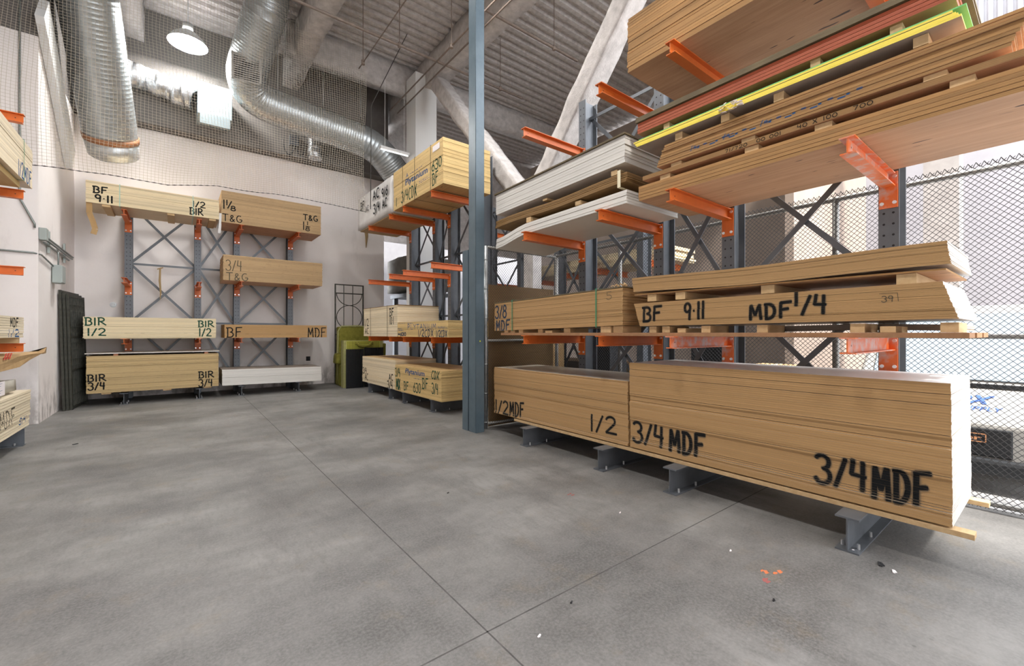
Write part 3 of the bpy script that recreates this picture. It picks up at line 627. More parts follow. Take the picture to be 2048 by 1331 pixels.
stack('R', 'cover_board', 'dark brown cover board on top of the red-edged boards', 'board', 'cover boards on the red-edged boards', 2.96, 2.56, 4.06, 1.08, 4.002, 2, .026, 'dark_board', 'dark_board', jit=.01)
# near rack: top arm level
stack('R', 'plywood_sheet', 'plywood sheet in the big overhead pack on the topmost arms', 'plywood sheet', 'overhead plywood pack', 3.10, 2.95, 4.1, 1.03, 4.648, 20, .031, 'ply_edge', 'ply_face', jit=.012, seed=25, longj=.01, gap=.0026)

# ------------------------------------------------------------------ rack between the post and the back wall
stack('R', 'plywood_sheet', 'pale sanded plywood sheet in the floor stack marked AC 3/4', 'plywood sheet', 'AC three quarter floor stack', 12.42, 2.38, 4.2, 1.1, .264, 28, .0258, 'ac_edge', 'cdx_face', [
  dict(t='3/4', a=10.55, z=.25, w=.33, h=.20, s=.035), dict(t='AC', a=10.46, z=.47, w=.26, h=.15, s=.035), dict(t='3/4', a=12.39, z=.50, w=.30, h=.17, s=.03), dict(t='AC', a=12.2, z=.33, w=.24, h=.18, s=.03)], jit=.005, seed=31)
stack('R', 'plywood_sheet', 'sheathing plywood sheet in the floor stack printed in blue with green CDX 3/4', 'plywood sheet', 'CDX three quarter floor stack', 10.0, 2.33, 4.17, 1.12, .264, 24, .0258, 'cdx_edge', 'cdx_face', [
  dict(t='Plytanium', a=9.38, z=.68, w=.98, h=.155, font=1, bold=.02, m='ink_blue', slope=.0), *small_print(8.95, .63, .42, .03, 1),
  dict(t='CDX', a=8.09, z=.71, w=.33, h=.16, s=.03, m='ink_green'), dict(t='3/4', a=8.08, z=.40, w=.27, h=.22, s=.03, m='ink_green'), dict(t='3/4', a=9.97, z=.61, w=.28, h=.20, s=.03, m='ink_green'),
  dict(t='MX', a=9.92, z=.30, w=.22, h=.25, s=.05, m='ink_green'), dict(t='BF', a=9.48, z=.33, w=.24, h=.19, s=.03, m='ink_green'), dict(t='630', a=8.97, z=.34, w=.37, h=.21, s=.03, m='ink_green'), dict(t='BF', a=8.52, z=.46, w=.26, h=.22, s=.032, m='ink_green')], jit=.005, seed=32)
stack('R', 'plywood_sheet', 'pale sanded plywood sheet in the strapped middle stack marked BF and 1/2 AC', 'plywood sheet', 'AC half inch stack', 12.31, 2.38, 4.2, 1.12, 1.563, 28, .0272, 'ac_edge', 'cdx_face', [
  dict(t='BF', a=10.42, z=2.08, w=.25, h=.18, s=.032), dict(t='10.1', a=10.42, z=1.86, w=.26, h=.19, s=.03), dict(t='1/2', a=12.25, z=1.85, w=.32, h=.20, s=.03), dict(t='AC', a=12.2, z=1.63, w=.27, h=.16, s=.03)], jit=.004, seed=33)
stack('R', 'cover_board', 'thin brown cover board on the strapped AC half inch stack', 'board', None, 12.33, 2.42, 4.2, 1.12, 2.326, 1, .014, 'brown_edge', 'brown_edge')
for a in (11.75, 10.55): strap('dark strap around the strapped AC half inch stack', 'R', a, 4.2, 1.12, 1.57, 2.34, 'ink_grey', group='dark straps on the AC half inch stack')
stack('R', 'plywood_sheet', 'sheathing plywood sheet in the low stack printed in capitals and marked 1/2 CDX', 'plywood sheet', 'CDX half inch stack', 9.90, 2.45, 4.2, 1.12, 1.563, 14, .0246, 'cdx_edge', 'cdx_face', [
  dict(t='PLYTANIUM', a=9.34, z=1.735, w=1.40, h=.11, s=.016, m='ink_blue'), dict(t='1/2CDX', a=8.79, z=1.575, w=.72, h=.145, s=.028, m='ink_navy'), dict(t='1/2CDX', a=7.95, z=1.575, w=.46, h=.13, s=.026, m='ink_navy'),
  dict(t='~630', a=9.93, z=1.585, w=.44, h=.07, s=.03, m='ink_navy'), *small_print(7.87, 1.74, .38, .05), *small_print(9.35, 1.86, .30, .035, 1), *small_print(9.88, 1.70, .3, .08), *small_print(9.88, 1.87, .42, .02, 1)], jit=.004, seed=34)
stack('R', 'plywood_sheet', 'sheathing plywood sheet in the high stack marked 630 BF and 3/4 CDX', 'plywood sheet', 'CDX three quarter high stack', 10.15, 2.50, 4.2, 1.15, 4.655, 26, .0356, 'cdx_edge', 'cdx_face', [
  dict(t='Plytanium', a=9.46, z=5.045, w=1.12, h=.185, font=1, bold=.02, m='ink_blue', slope=-.02), *small_print(9.2, 5.27, .62, .035, 1), dict(t='A', a=9.42, z=5.25, w=.13, h=.09, s=.018, m='ink_blue'), dict(t='3/4CDX', a=9.70, z=4.74, w=.84, h=.26, s=.035, m='ink_green', slope=-.03),
  dict(t='630', a=8.14, z=5.03, w=.42, h=.20, s=.032, m='ink_green'), dict(t='BF', a=8.12, z=4.73, w=.24, h=.24, s=.032, m='ink_green'), dict(t='I', a=10.0, z=4.72, w=.04, h=.2, s=.04, m='ink_green'), *small_print(8.75, 4.93, .52, .07)], jit=.004, seed=35)
for a in (9.60, 8.95, 8.18): strap('dark strap around the high stack marked 630 BF', 'R', a, 4.2, 1.15, 4.658, 5.582, 'ink_grey', .014, group='dark straps on the high CDX stack')
b = MB(); b.box(0, .002, -.15, .15, 0, .12); tag(b.build('pack_label', M['paper'], loc=(4.188, 7.93, 5.40)), 'white paper label near the top corner of the high 630 BF stack', 'label')
for y in (12.1, 8.7):
    pass
# white-wrapped bundle beside it
def wrapped(x0, x1, y0, y1, z0, z1, m, amp, seg):
    mb = MB(); lumpy(mb, x0, x1, y0, y1, z0, z1, seg, amp); return mb
o = wrapped(4.2, 5.34, 10.25, 12.8, 4.66, 5.56, 'white_wrap', .014, .16).build('wrapped_bundle', M['white_wrap'])
tag(o, 'long bundle wrapped in wrinkled white plastic with black AC lettering', 'bundle')
ik = MB()
for (t, a, z, wd, h, s) in (('AC', 11.5, 5.23, .46, .24, .045), ('3/4', 11.46, 4.86, .44, .25, .045), ('9/6', 10.86, 5.15, .40, .22, .045), ('AC', 10.83, 4.87, .32, .20, .045), ('BF', 12.5, 5.2, .30, .19, .04), ('AC', 12.1, 5.05, .28, .14, .025)):
    for q_, q in enumerate(spray_polys(t, 0, z, wd, h, s)[0]): ik.poly([(4.168 - .00003 * q_, a - px, pz) for px, pz in q])
ik.build('lettering', M['ink'], o)['label'] = 'black hand lettering'
block('pallet_board', 'pale plywood board under the white wrapped bundle', 'board', None, 4.25, 5.38, 10.3, 12.75, 4.622, 4.645, 'pine')

# ------------------------------------------------------------------ rack on the back wall
KB = 1.027
def bz(z): return 1.65 + (z - 1.65) * KB
def bi(t, a, z, a1, z1, m='ink', s=.03, **k): return dict(t=t, a=a * KB, z=bz(z), w=(a1 - a) * KB, h=(z1 - z) * KB, m=m, s=s, **k)
FB = 13.3
stack('B', 'birch_sheet', 'birch plywood sheet in the tall floor stack marked BIR 3/4', 'plywood sheet', 'birch three quarter stack', -1.60, 2.425, FB, 1.1, .300, 30, .0278, 'bir_dark_edge', 'bir_face', [
  bi('BIR', -1.538, .60, -1.254, .745), bi('3/4', -1.53, .415, -1.262, .575), bi('BIR', .405, .555, .70, .71), bi('3/4', .405, .345, .68, .52)], jit=.004, seed=41)
for x in (-1.28, -.2, .6):
    block('spacer_block', 'flat spacer block under the tall BIR 3/4 stack', 'block', 'spacers under the tall birch stack', x - .08, x + .08, 13.33, 14.1, .262, .299)
for x in (-1.12, .57):
    block('spacer_block', 'small red spacer block on the tall BIR 3/4 stack', 'block', 'red spacers on the tall birch stack', x - .04, x + .04, 13.32, 13.9, 1.134, 1.178, 'red_face')
stack('B', 'white_board', 'single thin white board lying over the tall BIR 3/4 stack', 'white board', None, -1.63, 2.48, FB - .02, 1.1, 1.18, 1, .018, 'white_edge', 'white_face')
stack('B', 'white_board', 'white board in the low stack on the floor beside the tall birch stack', 'white board', 'low white board stack by the back wall', .90, 2.40, FB, 1.1, .264, 12, .0345, 'white_edge', 'grey_face', bend=tl(2.4, .03, 0), jit=.004, seed=42)
stack('B', 'birch_sheet', 'birch plywood sheet in the waist-high stack marked BIR 1/2 in green', 'plywood sheet', 'birch half inch stack', -1.65, 2.42, FB, 1.1, 1.540, 18, .0262, 'bir_edge', 'bir_face', [
  bi('BIR', -1.576, 1.822, -1.254, 1.985, 'ink_green'), bi('1/2', -1.545, 1.595, -1.254, 1.755, 'ink_green'), bi('BIR', .395, 1.80, .70, 1.95, 'ink_green'), bi('1/2', .405, 1.575, .65, 1.765, 'ink_green')], jit=.004, seed=43)
stack('B', 'backing_sheet', 'thin pale backing sheet beneath the BIR 1/2 stack', 'plywood sheet', None, -1.64, 2.4, FB + .01, 1.1, 1.522, 1, .016, 'bir_edge', 'bir_face')
stack('B', 'mdf_sheet', 'MDF sheet in the slim back wall pack marked BF and MDF', 'mdf sheet', 'slim MDF pack on the back wall rack', .95, 2.50, FB, 1.1, 1.524, 10, .0345, 'mdf_edge', 'mdf_face', [
  bi('BF', .975, 1.55, 1.29, 1.79), bi('MDF', 2.86, 1.53, 3.328, 1.80)], jit=.003, seed=44)
stack('B', 'tongue_groove_sheet', 'tongue and groove plywood sheet in the stack marked 3/4 T&G', 'plywood sheet', 'tongue and groove three quarter stack', .925, 2.405, FB, 1.1, 3.018, 18, .0365, 'tg_edge', 'ply_face', [
  bi('3/4', .955, 3.23, 1.30, 3.50, 'ink_grey', .022), bi('T&G', .965, 2.99, 1.43, 3.18, 'ink_grey', .024)], jit=.002, seed=45)
stack('B', 'birch_sheet', 'birch plywood sheet in the top stack marked BF 9-11', 'plywood sheet', 'birch BF top stack', -1.61, 2.445, FB, 1.12, 4.555, 16, .0305, 'bir_edge', 'bir_face', [
  bi('BF', -1.45, 4.705, -1.23, 4.845, s=.034), bi('9.11', -1.42, 4.515, -1.13, 4.665, s=.034), bi('1/2', .28, 4.71, .53, 4.85), bi('BIR', .23, 4.52, .485, 4.68)], jit=.003, seed=46)
for a in (-1.05, .30): strap('pale green strap round the top birch stack marked BF 9-11', 'B', a, FB, 1.12, 4.56, 5.043, 'strap_pale', .014, group='pale straps on the top birch stack')
for x in (-1.28, -.13, .70):
    block('spacer_block', 'flat spacer block hanging under the top birch stack marked BF 9-11', 'block', 'spacers under the top birch stack', x - .07, x + .07, 13.32, 14.3, 4.502, 4.553)
stack('B', 'tongue_groove_sheet', 'thick plywood sheet in the top stack marked 1 1/8 T&G', 'plywood sheet', 'tongue and groove top stack', .885, 2.405, FB, 1.12, 4.504, 18, .0455, 'tg_edge', 'ply_face', [
  bi('1', .90, 4.76, .93, 4.98), bi('1', .965, 4.86, .99, 4.99), bi('/', .99, 4.78, 1.08, 4.97), bi('8', 1.06, 4.74, 1.16, 4.86), bi('T&G', .885, 4.47, 1.30, 4.645, 'ink', .024), bi('T&G', 2.745, 4.79, 3.12, 4.945), bi('1', 2.74, 4.50, 2.77, 4.72), bi('1', 2.84, 4.65, 2.87, 4.745, s=.024), bi('-', 2.79, 4.57, 2.94, 4.65, s=.02), bi('8', 2.80, 4.49, 2.91, 4.59, s=.024)], jit=.002, seed=47)
b = MB()                                                             # loose strip hanging below the BF 9-11 stack
P = [(-1.56, 13.36, 4.553), (-1.555, 13.35, 4.32), (-1.50, 13.34, 4.15), (-1.46, 13.33, 3.98), (-1.49, 13.33, 3.86)]
for p, q in zip(P, P[1:]): b.bar(p, q, .10, .006, up=(0, 1, 0))
tag(b.build('cardboard_strip', M['card']), 'loose cardboard strip dangling below the top birch stack', 'strip')
b = MB(); b.bar((.865, 13.29, 4.72), (.855, 13.28, 4.45), .05, .004, up=(0, 1, 0)); b.bar((.855, 13.28, 4.45), (.84, 13.28, 4.2), .06, .004, up=(0, 1, 0))
tag(b.build('plastic_tag', M['white_wrap']), 'scrap of white plastic between the two top stacks on the back wall rack', 'scrap')

# ------------------------------------------------------------------ stacks at the wall pier rack
stack('L', 'mdf_board', 'pale board in the fanned floor stack below the torn cardboard', 'mdf sheet', 'fanned pale floor stack', 7.1, 2.44, -1.76, 1.1, .275, 14, .038, 'mdf_pale_edge', 'mdf_pale_face', [
  dict(t='MDF', a=8.15, z=.42, w=.62, h=.22, s=.03, m='ink_grey'), dict(t='3/4', a=9.0, z=.36, w=.35, h=.09, s=.02, m='ink_blue')], jit=.012, seed=51, gap=.006, fan=.03)
stack('L', 'mdf_board', 'pale board in the short stack just above the torn cardboard', 'mdf sheet', 'short pale stack at the pier', 7.05, 2.38, -1.80, 1.1, 1.585, 9, .033, 'mdf_pale_edge', 'mdf_pale_face', [
  dict(t='MDF', a=8.78, z=1.74, w=.36, h=.12, s=.025, m='ink'), dict(t='1/2', a=8.7, z=1.60, w=.5, h=.10, s=.022, m='ink_blue')], jit=.008, seed=52, gap=.004)
stack('L', 'mdf_board', 'pale board in the topmost stack at the pier, marked in blue', 'mdf sheet', 'topmost pale stack at the pier', 7.1, 2.50, -1.74, 1.12, 3.83, 16, .036, 'mdf_pale_edge', 'mdf_pale_face', [
  dict(t='1/2MDF', a=8.88, z=3.84, w=.66, h=.22, s=.03, m='ink_blue')], jit=.004, seed=53)
stack('L', 'support_sheet', 'plywood sheet beneath the topmost pale stack at the pier', 'plywood sheet', 'plywood under the topmost pale stack', 7.1, 2.15, -1.80, 1.0, 3.742, 2, .04, 'cdx_edge', 'cdx_face')
strap('green strap on the topmost pale stack at the pier', 'L', 9.12, -1.74, 1.12, 3.835, 4.40, 'strap_green', .014)
for y in (7.4, 8.4, 9.3): block('spacer_block', 'cardboard-brown spacer block under the short pale stack at the pier', 'block', 'spacers under the short pale stack', -2.6, -1.82, y - .05, y + .05, 1.502, 1.583)
for y in (9.28, 8.2): block('spacer_block', 'splintered spacer block under the fanned pale floor stack', 'block', 'spacers under the fanned floor stack', -2.6, -1.80, y - .06, y + .06, .262, .274)
b = MB(); rnd = random.Random(8)                                     # torn cardboard sleeve: long flat tube whose end is pinched to a tongue
ring = [(7.0, .30, 1.05, 1.33), (8.2, .30, 1.04, 1.34), (9.2, .30, 1.06, 1.34), (9.8, .26, 1.13, 1.335), (10.6, .20, 1.22, 1.32), (11.1, .10, 1.29, 1.325)]
for y, hw, z0, z1 in ring:
    xs_ = .16 * max(0, (y - 9.2) / 1.9)
    for (x, z) in ((-2.1 - hw, z0 + .02), (-2.1 - hw * .2, z0 - .01), (-2.1 + hw, z0 + .10), (-2.1 + hw * 1.02, (z0 + z1) / 2 + .05), (-2.1 + hw, z1 - .02), (-2.1, z1 + .01), (-2.1 - hw, z1)): b.v.append((x + xs_ + rnd.uniform(-.012, .012), y, z + rnd.uniform(-.012, .012)))
for i in range(len(ring) - 1):
    for k in range(7): b.face((i * 7 + k, i * 7 + (k + 1) % 7, (i + 1) * 7 + (k + 1) % 7, (i + 1) * 7 + k))
b.face(tuple(range(7))); b.face(tuple(range(len(ring) * 7 - 7, len(ring) * 7)))
o = tag(b.build('cardboard_sleeve', M['card']), 'torn brown cardboard sleeve sticking out past the pier rack', 'cardboard')
g = MB()
for k in range(3): g.poly([(-1.786, 8.45 + k * .11, 1.30), (-1.786, 8.52 + k * .11, 1.30), (-1.786, 8.62 + k * .11, 1.38), (-1.786, 8.55 + k * .11, 1.38)])
g.build('fragile_tape', M['redtape'], o)['label'] = 'red striped tape'
o = wrapped(-2.45, -1.82, 7.0, 9.15, .84, .99, 'plastic_wrap', .02, .12).build('plastic_bundle', M['plastic_wrap']); tag(o, 'crumpled grey plastic bundle on the fanned pale floor stack', 'bundle')
g = MB(); g.box(-1.795, -1.793, 8.0, 8.55, .84, 1.02); p = g.build('note', M['paper'], o); p['label'] = 'white handwritten note'
g = MB()
for k in range(5): g.box(-1.7925, -1.792, 8.06, 8.06 + .38 - .05 * (k % 3), .995 - k * .03, .999 - k * .03)
g.build('note_writing', M['ink_blue'], o)

# ------------------------------------------------------------------ ducts, lamps, pipes, net
def ribbed(mb, pts, r, n=20, step=.12):
    """duct along a polyline with raised spiral seams every step"""
    P = [Vector(p) for p in pts]; out = []; rad = []
    for a, b in zip(P, P[1:]):
        k = max(1, int((b - a).length / step))
        for i in range(k):
            for f, rr in ((0, r), (.42, r), (.5, r + .014), (.58, r)): out.append(a + (b - a) * ((i + f) / k)); rad.append(rr if rr == r else r + .0035)
    out.append(P[-1]); rad.append(r); mb.tube(out, r, n, rad=rad)
def bend_pts(a, b, c, r, n=8):
    a, b, c = Vector(a), Vector(b), Vector(c); p = b + (a - b).normalized() * r; q = b + (c - b).normalized() * r
    return [p * (1 - t) ** 2 + b * 2 * t * (1 - t) + q * t * t for t in [i / n for i in range(n + 1)]]
d1a, d1b = Vector((-1.22, 14.1, 6.0)), Vector((-1.46, 12.2, 8.6))
o = thing('supply_duct', 'big slanting spiral duct with a rusty orange band near its capped end', 'duct', tuple(d1a)); dd = (d1b - d1a).normalized()
b = MB(); ribbed(b, [dd * .42, d1b - d1a], .50, 28, .09); b.build('duct_body', M['duct'], o)
b = MB(); b.tube([dd * .30, dd * .42], .515, 24); b.build('band', M['rust_band'], o)['label'] = 'rusty orange band'
b = MB(); b.tube([dd * -.12, dd * -.06, dd * .30], .5, 24, rad=[.40, .47, .50]); b.build('end_cap', M['galv'], o)
A, B_, C_, D_ = (1.68, 12.02, 9.45), (1.30, 13.45, 7.98), (5.0, 13.5, 7.62), (6.0, 13.7, 6.7)
o = thing('return_duct', 'spiral duct that drops from the ceiling and elbows along the back wall', 'duct', B_)
R0 = Vector(B_); pts = [Vector((1.74, 11.86, 9.985)), Vector((1.73, 11.88, 9.75))] + [Vector(A)] + bend_pts(A, B_, C_, .8) + bend_pts(B_, C_, D_, .55) + [Vector(D_)]
b = MB(); ribbed(b, [p - R0 for p in pts], .46, 28, .07); b.build('duct_body', M['duct'], o)
g = MB(); g.box(-.36, .36, -.03, .03, -.34, .34); g.box(-.40, .40, -.05, -.02, -.38, -.33); g.box(-.40, .40, -.05, -.02, .33, .38); g.box(-.40, -.34, -.05, -.02, -.38, .38); g.box(.34, .40, -.05, -.02, -.38, .38)
for k in range(11): g.box(-.34, .34, -.06, -.025, -.31 + k * .06, -.28 + k * .06, 1)
g.m = [1 if i >= 6 else 0 for i in range(len(g.m))]
rg = g.build('register', [M['steel_dark'], M['pipe_grey']], o, (.06, -.92, .26)); rg.scale = (.8, 1, .8); rg.rotation_euler = (math.radians(20), 0, math.radians(-8))
for x_ in (.9, 2.1, 3.2): h_ = MB(); h_.tube([(x_, .02, .40), (x_, .02, 1.95)], .010, 6); h_.build('hanger', M['galv'], o)
b = MB(); rnd = random.Random(2); P = [Vector((-1.6, 14.1, 8.05)), Vector((-.9, 14.1, 8.02)), Vector((-.2, 14.1, 7.92)), Vector((.35, 14.05, 7.85))]
o = thing('foil_duct', 'crinkled silver foil duct running behind the slanting duct', 'duct', tuple(P[0]))
q = []
for i in range(41): t = i / 40 * 3; k = min(2, int(t)); q.append(P[k].lerp(P[k + 1], t - k) + Vector((0, rnd.uniform(-.015, .015), rnd.uniform(-.02, .02))) - P[0])
b.tube(q, .3, 16, rad=[.29 + rnd.uniform(-.02, .02) + (.06 if i > 30 else 0) for i in range(41)]); b.build('foil_sleeve', M['foil'], o)
g = MB(); g.box(2.0, 2.75, -.45, .35, -.75, .08); g.build('damper_box', M['bluebox'], o, bevel=.01)['label'] = 'pale blue damper box'
g = MB(); g.box(2.05, 2.7, -.5, -.452, -1.0, -.72); g.build('damper_plate', M['bluebox'], o)
b = MB(); b.tube([(0, 0, .45), (0, 0, .3)], .10, 14); b.tube([(0, 0, .3), (0, 0, .12), (0, 0, 0)], .38, 20, rad=[.12, .30, .40], caps=False)
def highbay(x, y, z, label):
    o = thing('high_bay_lamp', label, 'lamp', (x, y, z), 0, 'high bay lamps added out of view')
    b = MB(); b.tube([(0, 0, .5), (0, 0, .32)], .11, 14); b.tube([(0, 0, .32), (0, 0, .16), (0, 0, 0)], .4, 24, rad=[.13, .32, .41], caps=False); b.tube([(0, 0, .5), (0, 0, 9.98 - z)], .012, 6); b.build('reflector', M['galv'], o)
    b = MB(); b.disc((0, 0, .02), .38, (0, 0, -1), 28); b.build('lens', M['lens_bright' if y > 12 else 'lens'], o)
for x, y in ((.2, 13.35), (.9, 6.7), (3.9, 7.02), (.9, 2.0), (.9, -2.6)):  # only the rearmost lamp is in view; the others are added aisle light
    highbay(x, y, 8.8, 'added high bay lamp out of view, lighting the aisle from the ceiling deck')
o = thing('strip_light', 'slim white strip light under the ceiling beside the white column', 'lamp', (5.12, 12.3, 7.05))
b = MB(); b.box(-.45, .45, -.07, .07, 0, .07); b.tube([(-.3, 0, .07), (-.3, 0, 2.1)], .006, 5); b.tube([(.3, 0, .07), (.3, 0, 2.1)], .006, 5); b.build('housing', M['white_paint'], o)
b = MB(); b.tube([(-.42, 0, -.015), (.42, 0, -.015)], .014, 8); b.build('tube', M['tube'], o)
def pipe(pts, r, label, name='sprinkler_pipe', m='pipe_rust', hang=()):
    o = thing(name, label, 'pipe', tuple(pts[0])); p0 = Vector(pts[0])
    b = MB(); b.tube([Vector(p) - p0 for p in pts], r, 8); b.build('run', M[m], o)
    for h in hang:
        b = MB(); h = Vector(h) - p0; b.tube([h, h + Vector((0, 0, 9.97 - pts[0][2]))], .010, 6); b.tube([h + Vector((0, 0, -.05)), h + Vector((0, 0, .05))], .045, 8); b.build('hanger', M['pipe_rust'], o)
zp = 8.55
for yy, lab in ((5.5, 'rusty sprinkler pipe crossing the ceiling closest to the overhead plywood'), (7.6, 'sprinkler pipe crossing the ceiling over the steel post'), (9.8, 'sprinkler pipe with hanger rods crossing between post and back wall')):
    pipe([(-4.1, yy, zp), (8.0, yy, zp)], .032, lab, hang=[(x, yy, zp) for x in (-3, .8, 4.2, 7.2)])
pipe([(3.6, -2, 8.3), (3.6, 10.9, 8.3)], .013, 'thin pipe running the length of the ceiling near the netting edge', hang=[(3.6, y, 8.3) for y in (2, 6.6, 10.6)])
pipe([(5.05, -2, 8.35), (5.05, 12.5, 8.35)], .018, 'thin twin conduit running along the ceiling over the MDF rack', hang=[(5.05, 8.8, 8.35)])
pipe([(5.3, -2, 8.35), (5.3, 12.5, 8.35)], .018, 'outer thin conduit running along the ceiling over the MDF rack')
# bird net hanging as a curtain in front of the ducts
b = MB(); x0, x1, z0n, z1n, Yc = -4.05, 3.85, 4.62, 9.95, 11.15; cell = .056
def npt(x, z):
    q = noise.noise_vector(Vector((x * .5, z * .5, 0))); r = noise.noise_vector(Vector((x * 1.7, z * 1.7, 5)))
    return Vector((x + q.x * .08 + r.x * .02, Yc + q.y * .22 + .10 * math.sin(z * 1.3 + x), z + q.z * .07 + r.z * .02 + .17 * min(1, max(0, (x + .15) / .8)) * max(0, 1 - (z - z0n))))
hw = .0023
def strand(pp, m, hw, vert):
    base = len(b.v)
    for p in pp:
        if vert: b.v += [(p.x - hw, p.y, p.z), (p.x + hw, p.y, p.z)]
        else: b.v += [(p.x, p.y, p.z - hw), (p.x, p.y, p.z + hw)]
    for i in range(len(pp) - 1): k = base + i * 2; b.face((k, k + 1, k + 3, k + 2), m)
xs = []; x = x0
while x <= x1: xs.append(x); x += cell
zs = []; z = z0n
while z <= z1n: zs.append(z); z += cell
bays = ((x0, -1.35), (-.45, 2.28), (3.16, x1))
for x in xs:
    zt = z1n if any(a <= x <= c for a, c in bays) else 8.95
    strand([npt(x, z0n + (zt - z0n) * i / 24) for i in range(25)], 0, hw, True)
for z in zs:
    for xa, xb in (bays if z > 8.95 else ((x0, x1),)):
        n = max(3, int((xb - xa) / .24)); strand([npt(xa + (xb - xa) * i / n, z) for i in range(n + 1)], 0, hw, False)
net = tag(b.build('bird_net', [M['net'], M['net_dark']]), 'fine bird netting hung as a curtain in front of the ducts', 'net')
b = MB(); i = 0
b.tube([npt(x0 + (x1 - x0) * i / 150, z0n) for i in range(151)], .009, 5, caps=False, rad=[.004 if i % 2 else .011 for i in range(151)])
b.build('hem', M['net_dark'], net)['label'] = 'dark dashed hem cord'
pipe([(4.0, 11.2, 4.9), (4.0, 11.15, 7.6), (5.0, 11.15, 9.9)], .010, 'thin black support wire at the edge of the bird netting', 'support_wire', 'net_dark')

o = thing('foil_stub', 'short crinkled foil duct stub under the girder beside the black cable loops', 'duct', (3.35, 14.28, 7.05)); rnd = random.Random(6)
b = MB(); b.tube([(rnd.uniform(-.02, .02), 0, .06 * i) for i in range(12)], .2, 14, rad=[.19 + rnd.uniform(-.02, .025) for i in range(12)]); b.build('sleeve', M['foil'], o)
b = MB(); b.tube([(0, 0, .66), (0, 0, 1.35)], .09, 10); b.build('pipe', M['galv'], o)
o = thing('cable_loops', 'black cable loops hanging from a small box under the girder', 'cable', (2.8, 14.42, 7.35))
b = MB(); b.box(-.12, .12, -.06, .08, 0, .3); b.build('box', M['steel'], o)
for x_, r_ in ((-.15, .26), (.18, .22)):
    b = MB(); b.tube([(x_ + r_ * .6 * math.cos(PI + PI * k / 12), -.03, .1 + r_ * 1.6 * math.sin(PI + PI * k / 12)) for k in range(13)], .016, 6); b.build('cable', M['bplastic'], o)
# ------------------------------------------------------------------ things on the pier and walls
pipe([(-2.22, 11.42, 9.5), (-2.22, 11.42, 4.05), (-2.04, 11.42, 3.62), (-2.04, 11.42, 3.55)], .016, 'dark vertical conduit on the wall pier', 'wall_conduit', 'conduit')
o = thing('junction_box', 'square grey junction box with three conduits running round the pier', 'box', (-1.985, 11.5, 3.45))
b = MB(); b.box(-.012, .09, -.06, .10, -.10, .12); b.build('box', M['boxgrey'], o, bevel=.008)
for k, (dz, dx) in enumerate(((.0, .03), (-.07, .05), (-.13, .03))):
    b = MB(); b.tube([(dx, .1, dz), (dx, .6, dz), (dx, 2.9 - .25 * k, dz - .02)], .018, 8); b.build('conduit', M['conduit'], o)
for y in (.55, 2.0): b = MB(); b.box(0, .035, y - .03, y + .03, -.26, .16); b.build('strut_channel', M['boxgrey'], o)
pipe([(-3.9, 11.42, 3.12), (-2.06, 11.42, 3.10), (-1.97, 11.5, 3.08), (-1.97, 12.45, 2.99)], .015, 'thin horizontal conduit leading to the lower wall box', 'wall_conduit', 'conduit')
o = thing('wall_box', 'pale grey electrical box on the pier above the iron gates', 'box', (-1.99, 12.6, 2.66))
b = MB(); b.box(0, .14, -.16, .16, 0, .36); b.build('box', M['boxgrey'], o, bevel=.01); b = MB(); b.box(.14, .15, -.15, .15, .015, .345); b.build('cover', M['boxgrey'], o); b = MB(); b.tube([(.06, .05, .36), (.06, .05, .6), (.02, .2, .72)], .014, 8); b.build('nipple', M['conduit'], o)
b = MB(); b.bar((-1.93, 11.3, 7.5), (-1.93, 13.9, 5.6), .62, .12, up=(1, 0, 0)); struct('trim_3', b, M['white_paint'])
b = MB(); b.disc((-1.30, 14.895, 2.37), .07, (0, -1, 0), 16); b.tube([(-1.30, 14.9, 2.37), (-1.30, 14.86, 2.37)], .05, 12); tag(b.build('pipe_plug', M['galv']), 'small round metal cap on the back wall', 'cap')
b = MB(); b.box(3.24, 3.36, 14.88, 14.9, .76, .9); tag(b.build('wall_outlet', M['steel_dark']), 'black outlet box low on the back wall', 'outlet')
b = MB(); P = [(-.42, 14.6, 3.1), (-.36, 14.6, 3.05), (-.30, 14.6, 3.12)]
b.tube([(-.36, 14.42, 3.32), (-.37, 14.42, 3.0), (-.35, 14.42, 2.7), (-.36, 14.42, 2.52)], .02, 6, rad=[.02, .028, .02, .006]); b.tube([(-.42, 14.42, 3.30), (-.30, 14.42, 3.35)], .015, 6)
tag(b.build('hanging_rag', M['jute']), 'twisted brown rag hanging on the rack brace', 'rag')
b = MB(); b.tube([(5.13, 14.86, 6.2), (5.15, 14.86, 5.9), (5.13, 14.86, 5.4), (5.17, 14.86, 5.0), (5.15, 14.86, 4.6)], .05, 7, rad=[.01, .05, .07, .05, .01]); tag(b.build('hanging_net_scrap', M['jute']), 'brown gathered net scrap hanging on the back wall beside the wrapped bundle', 'scrap')
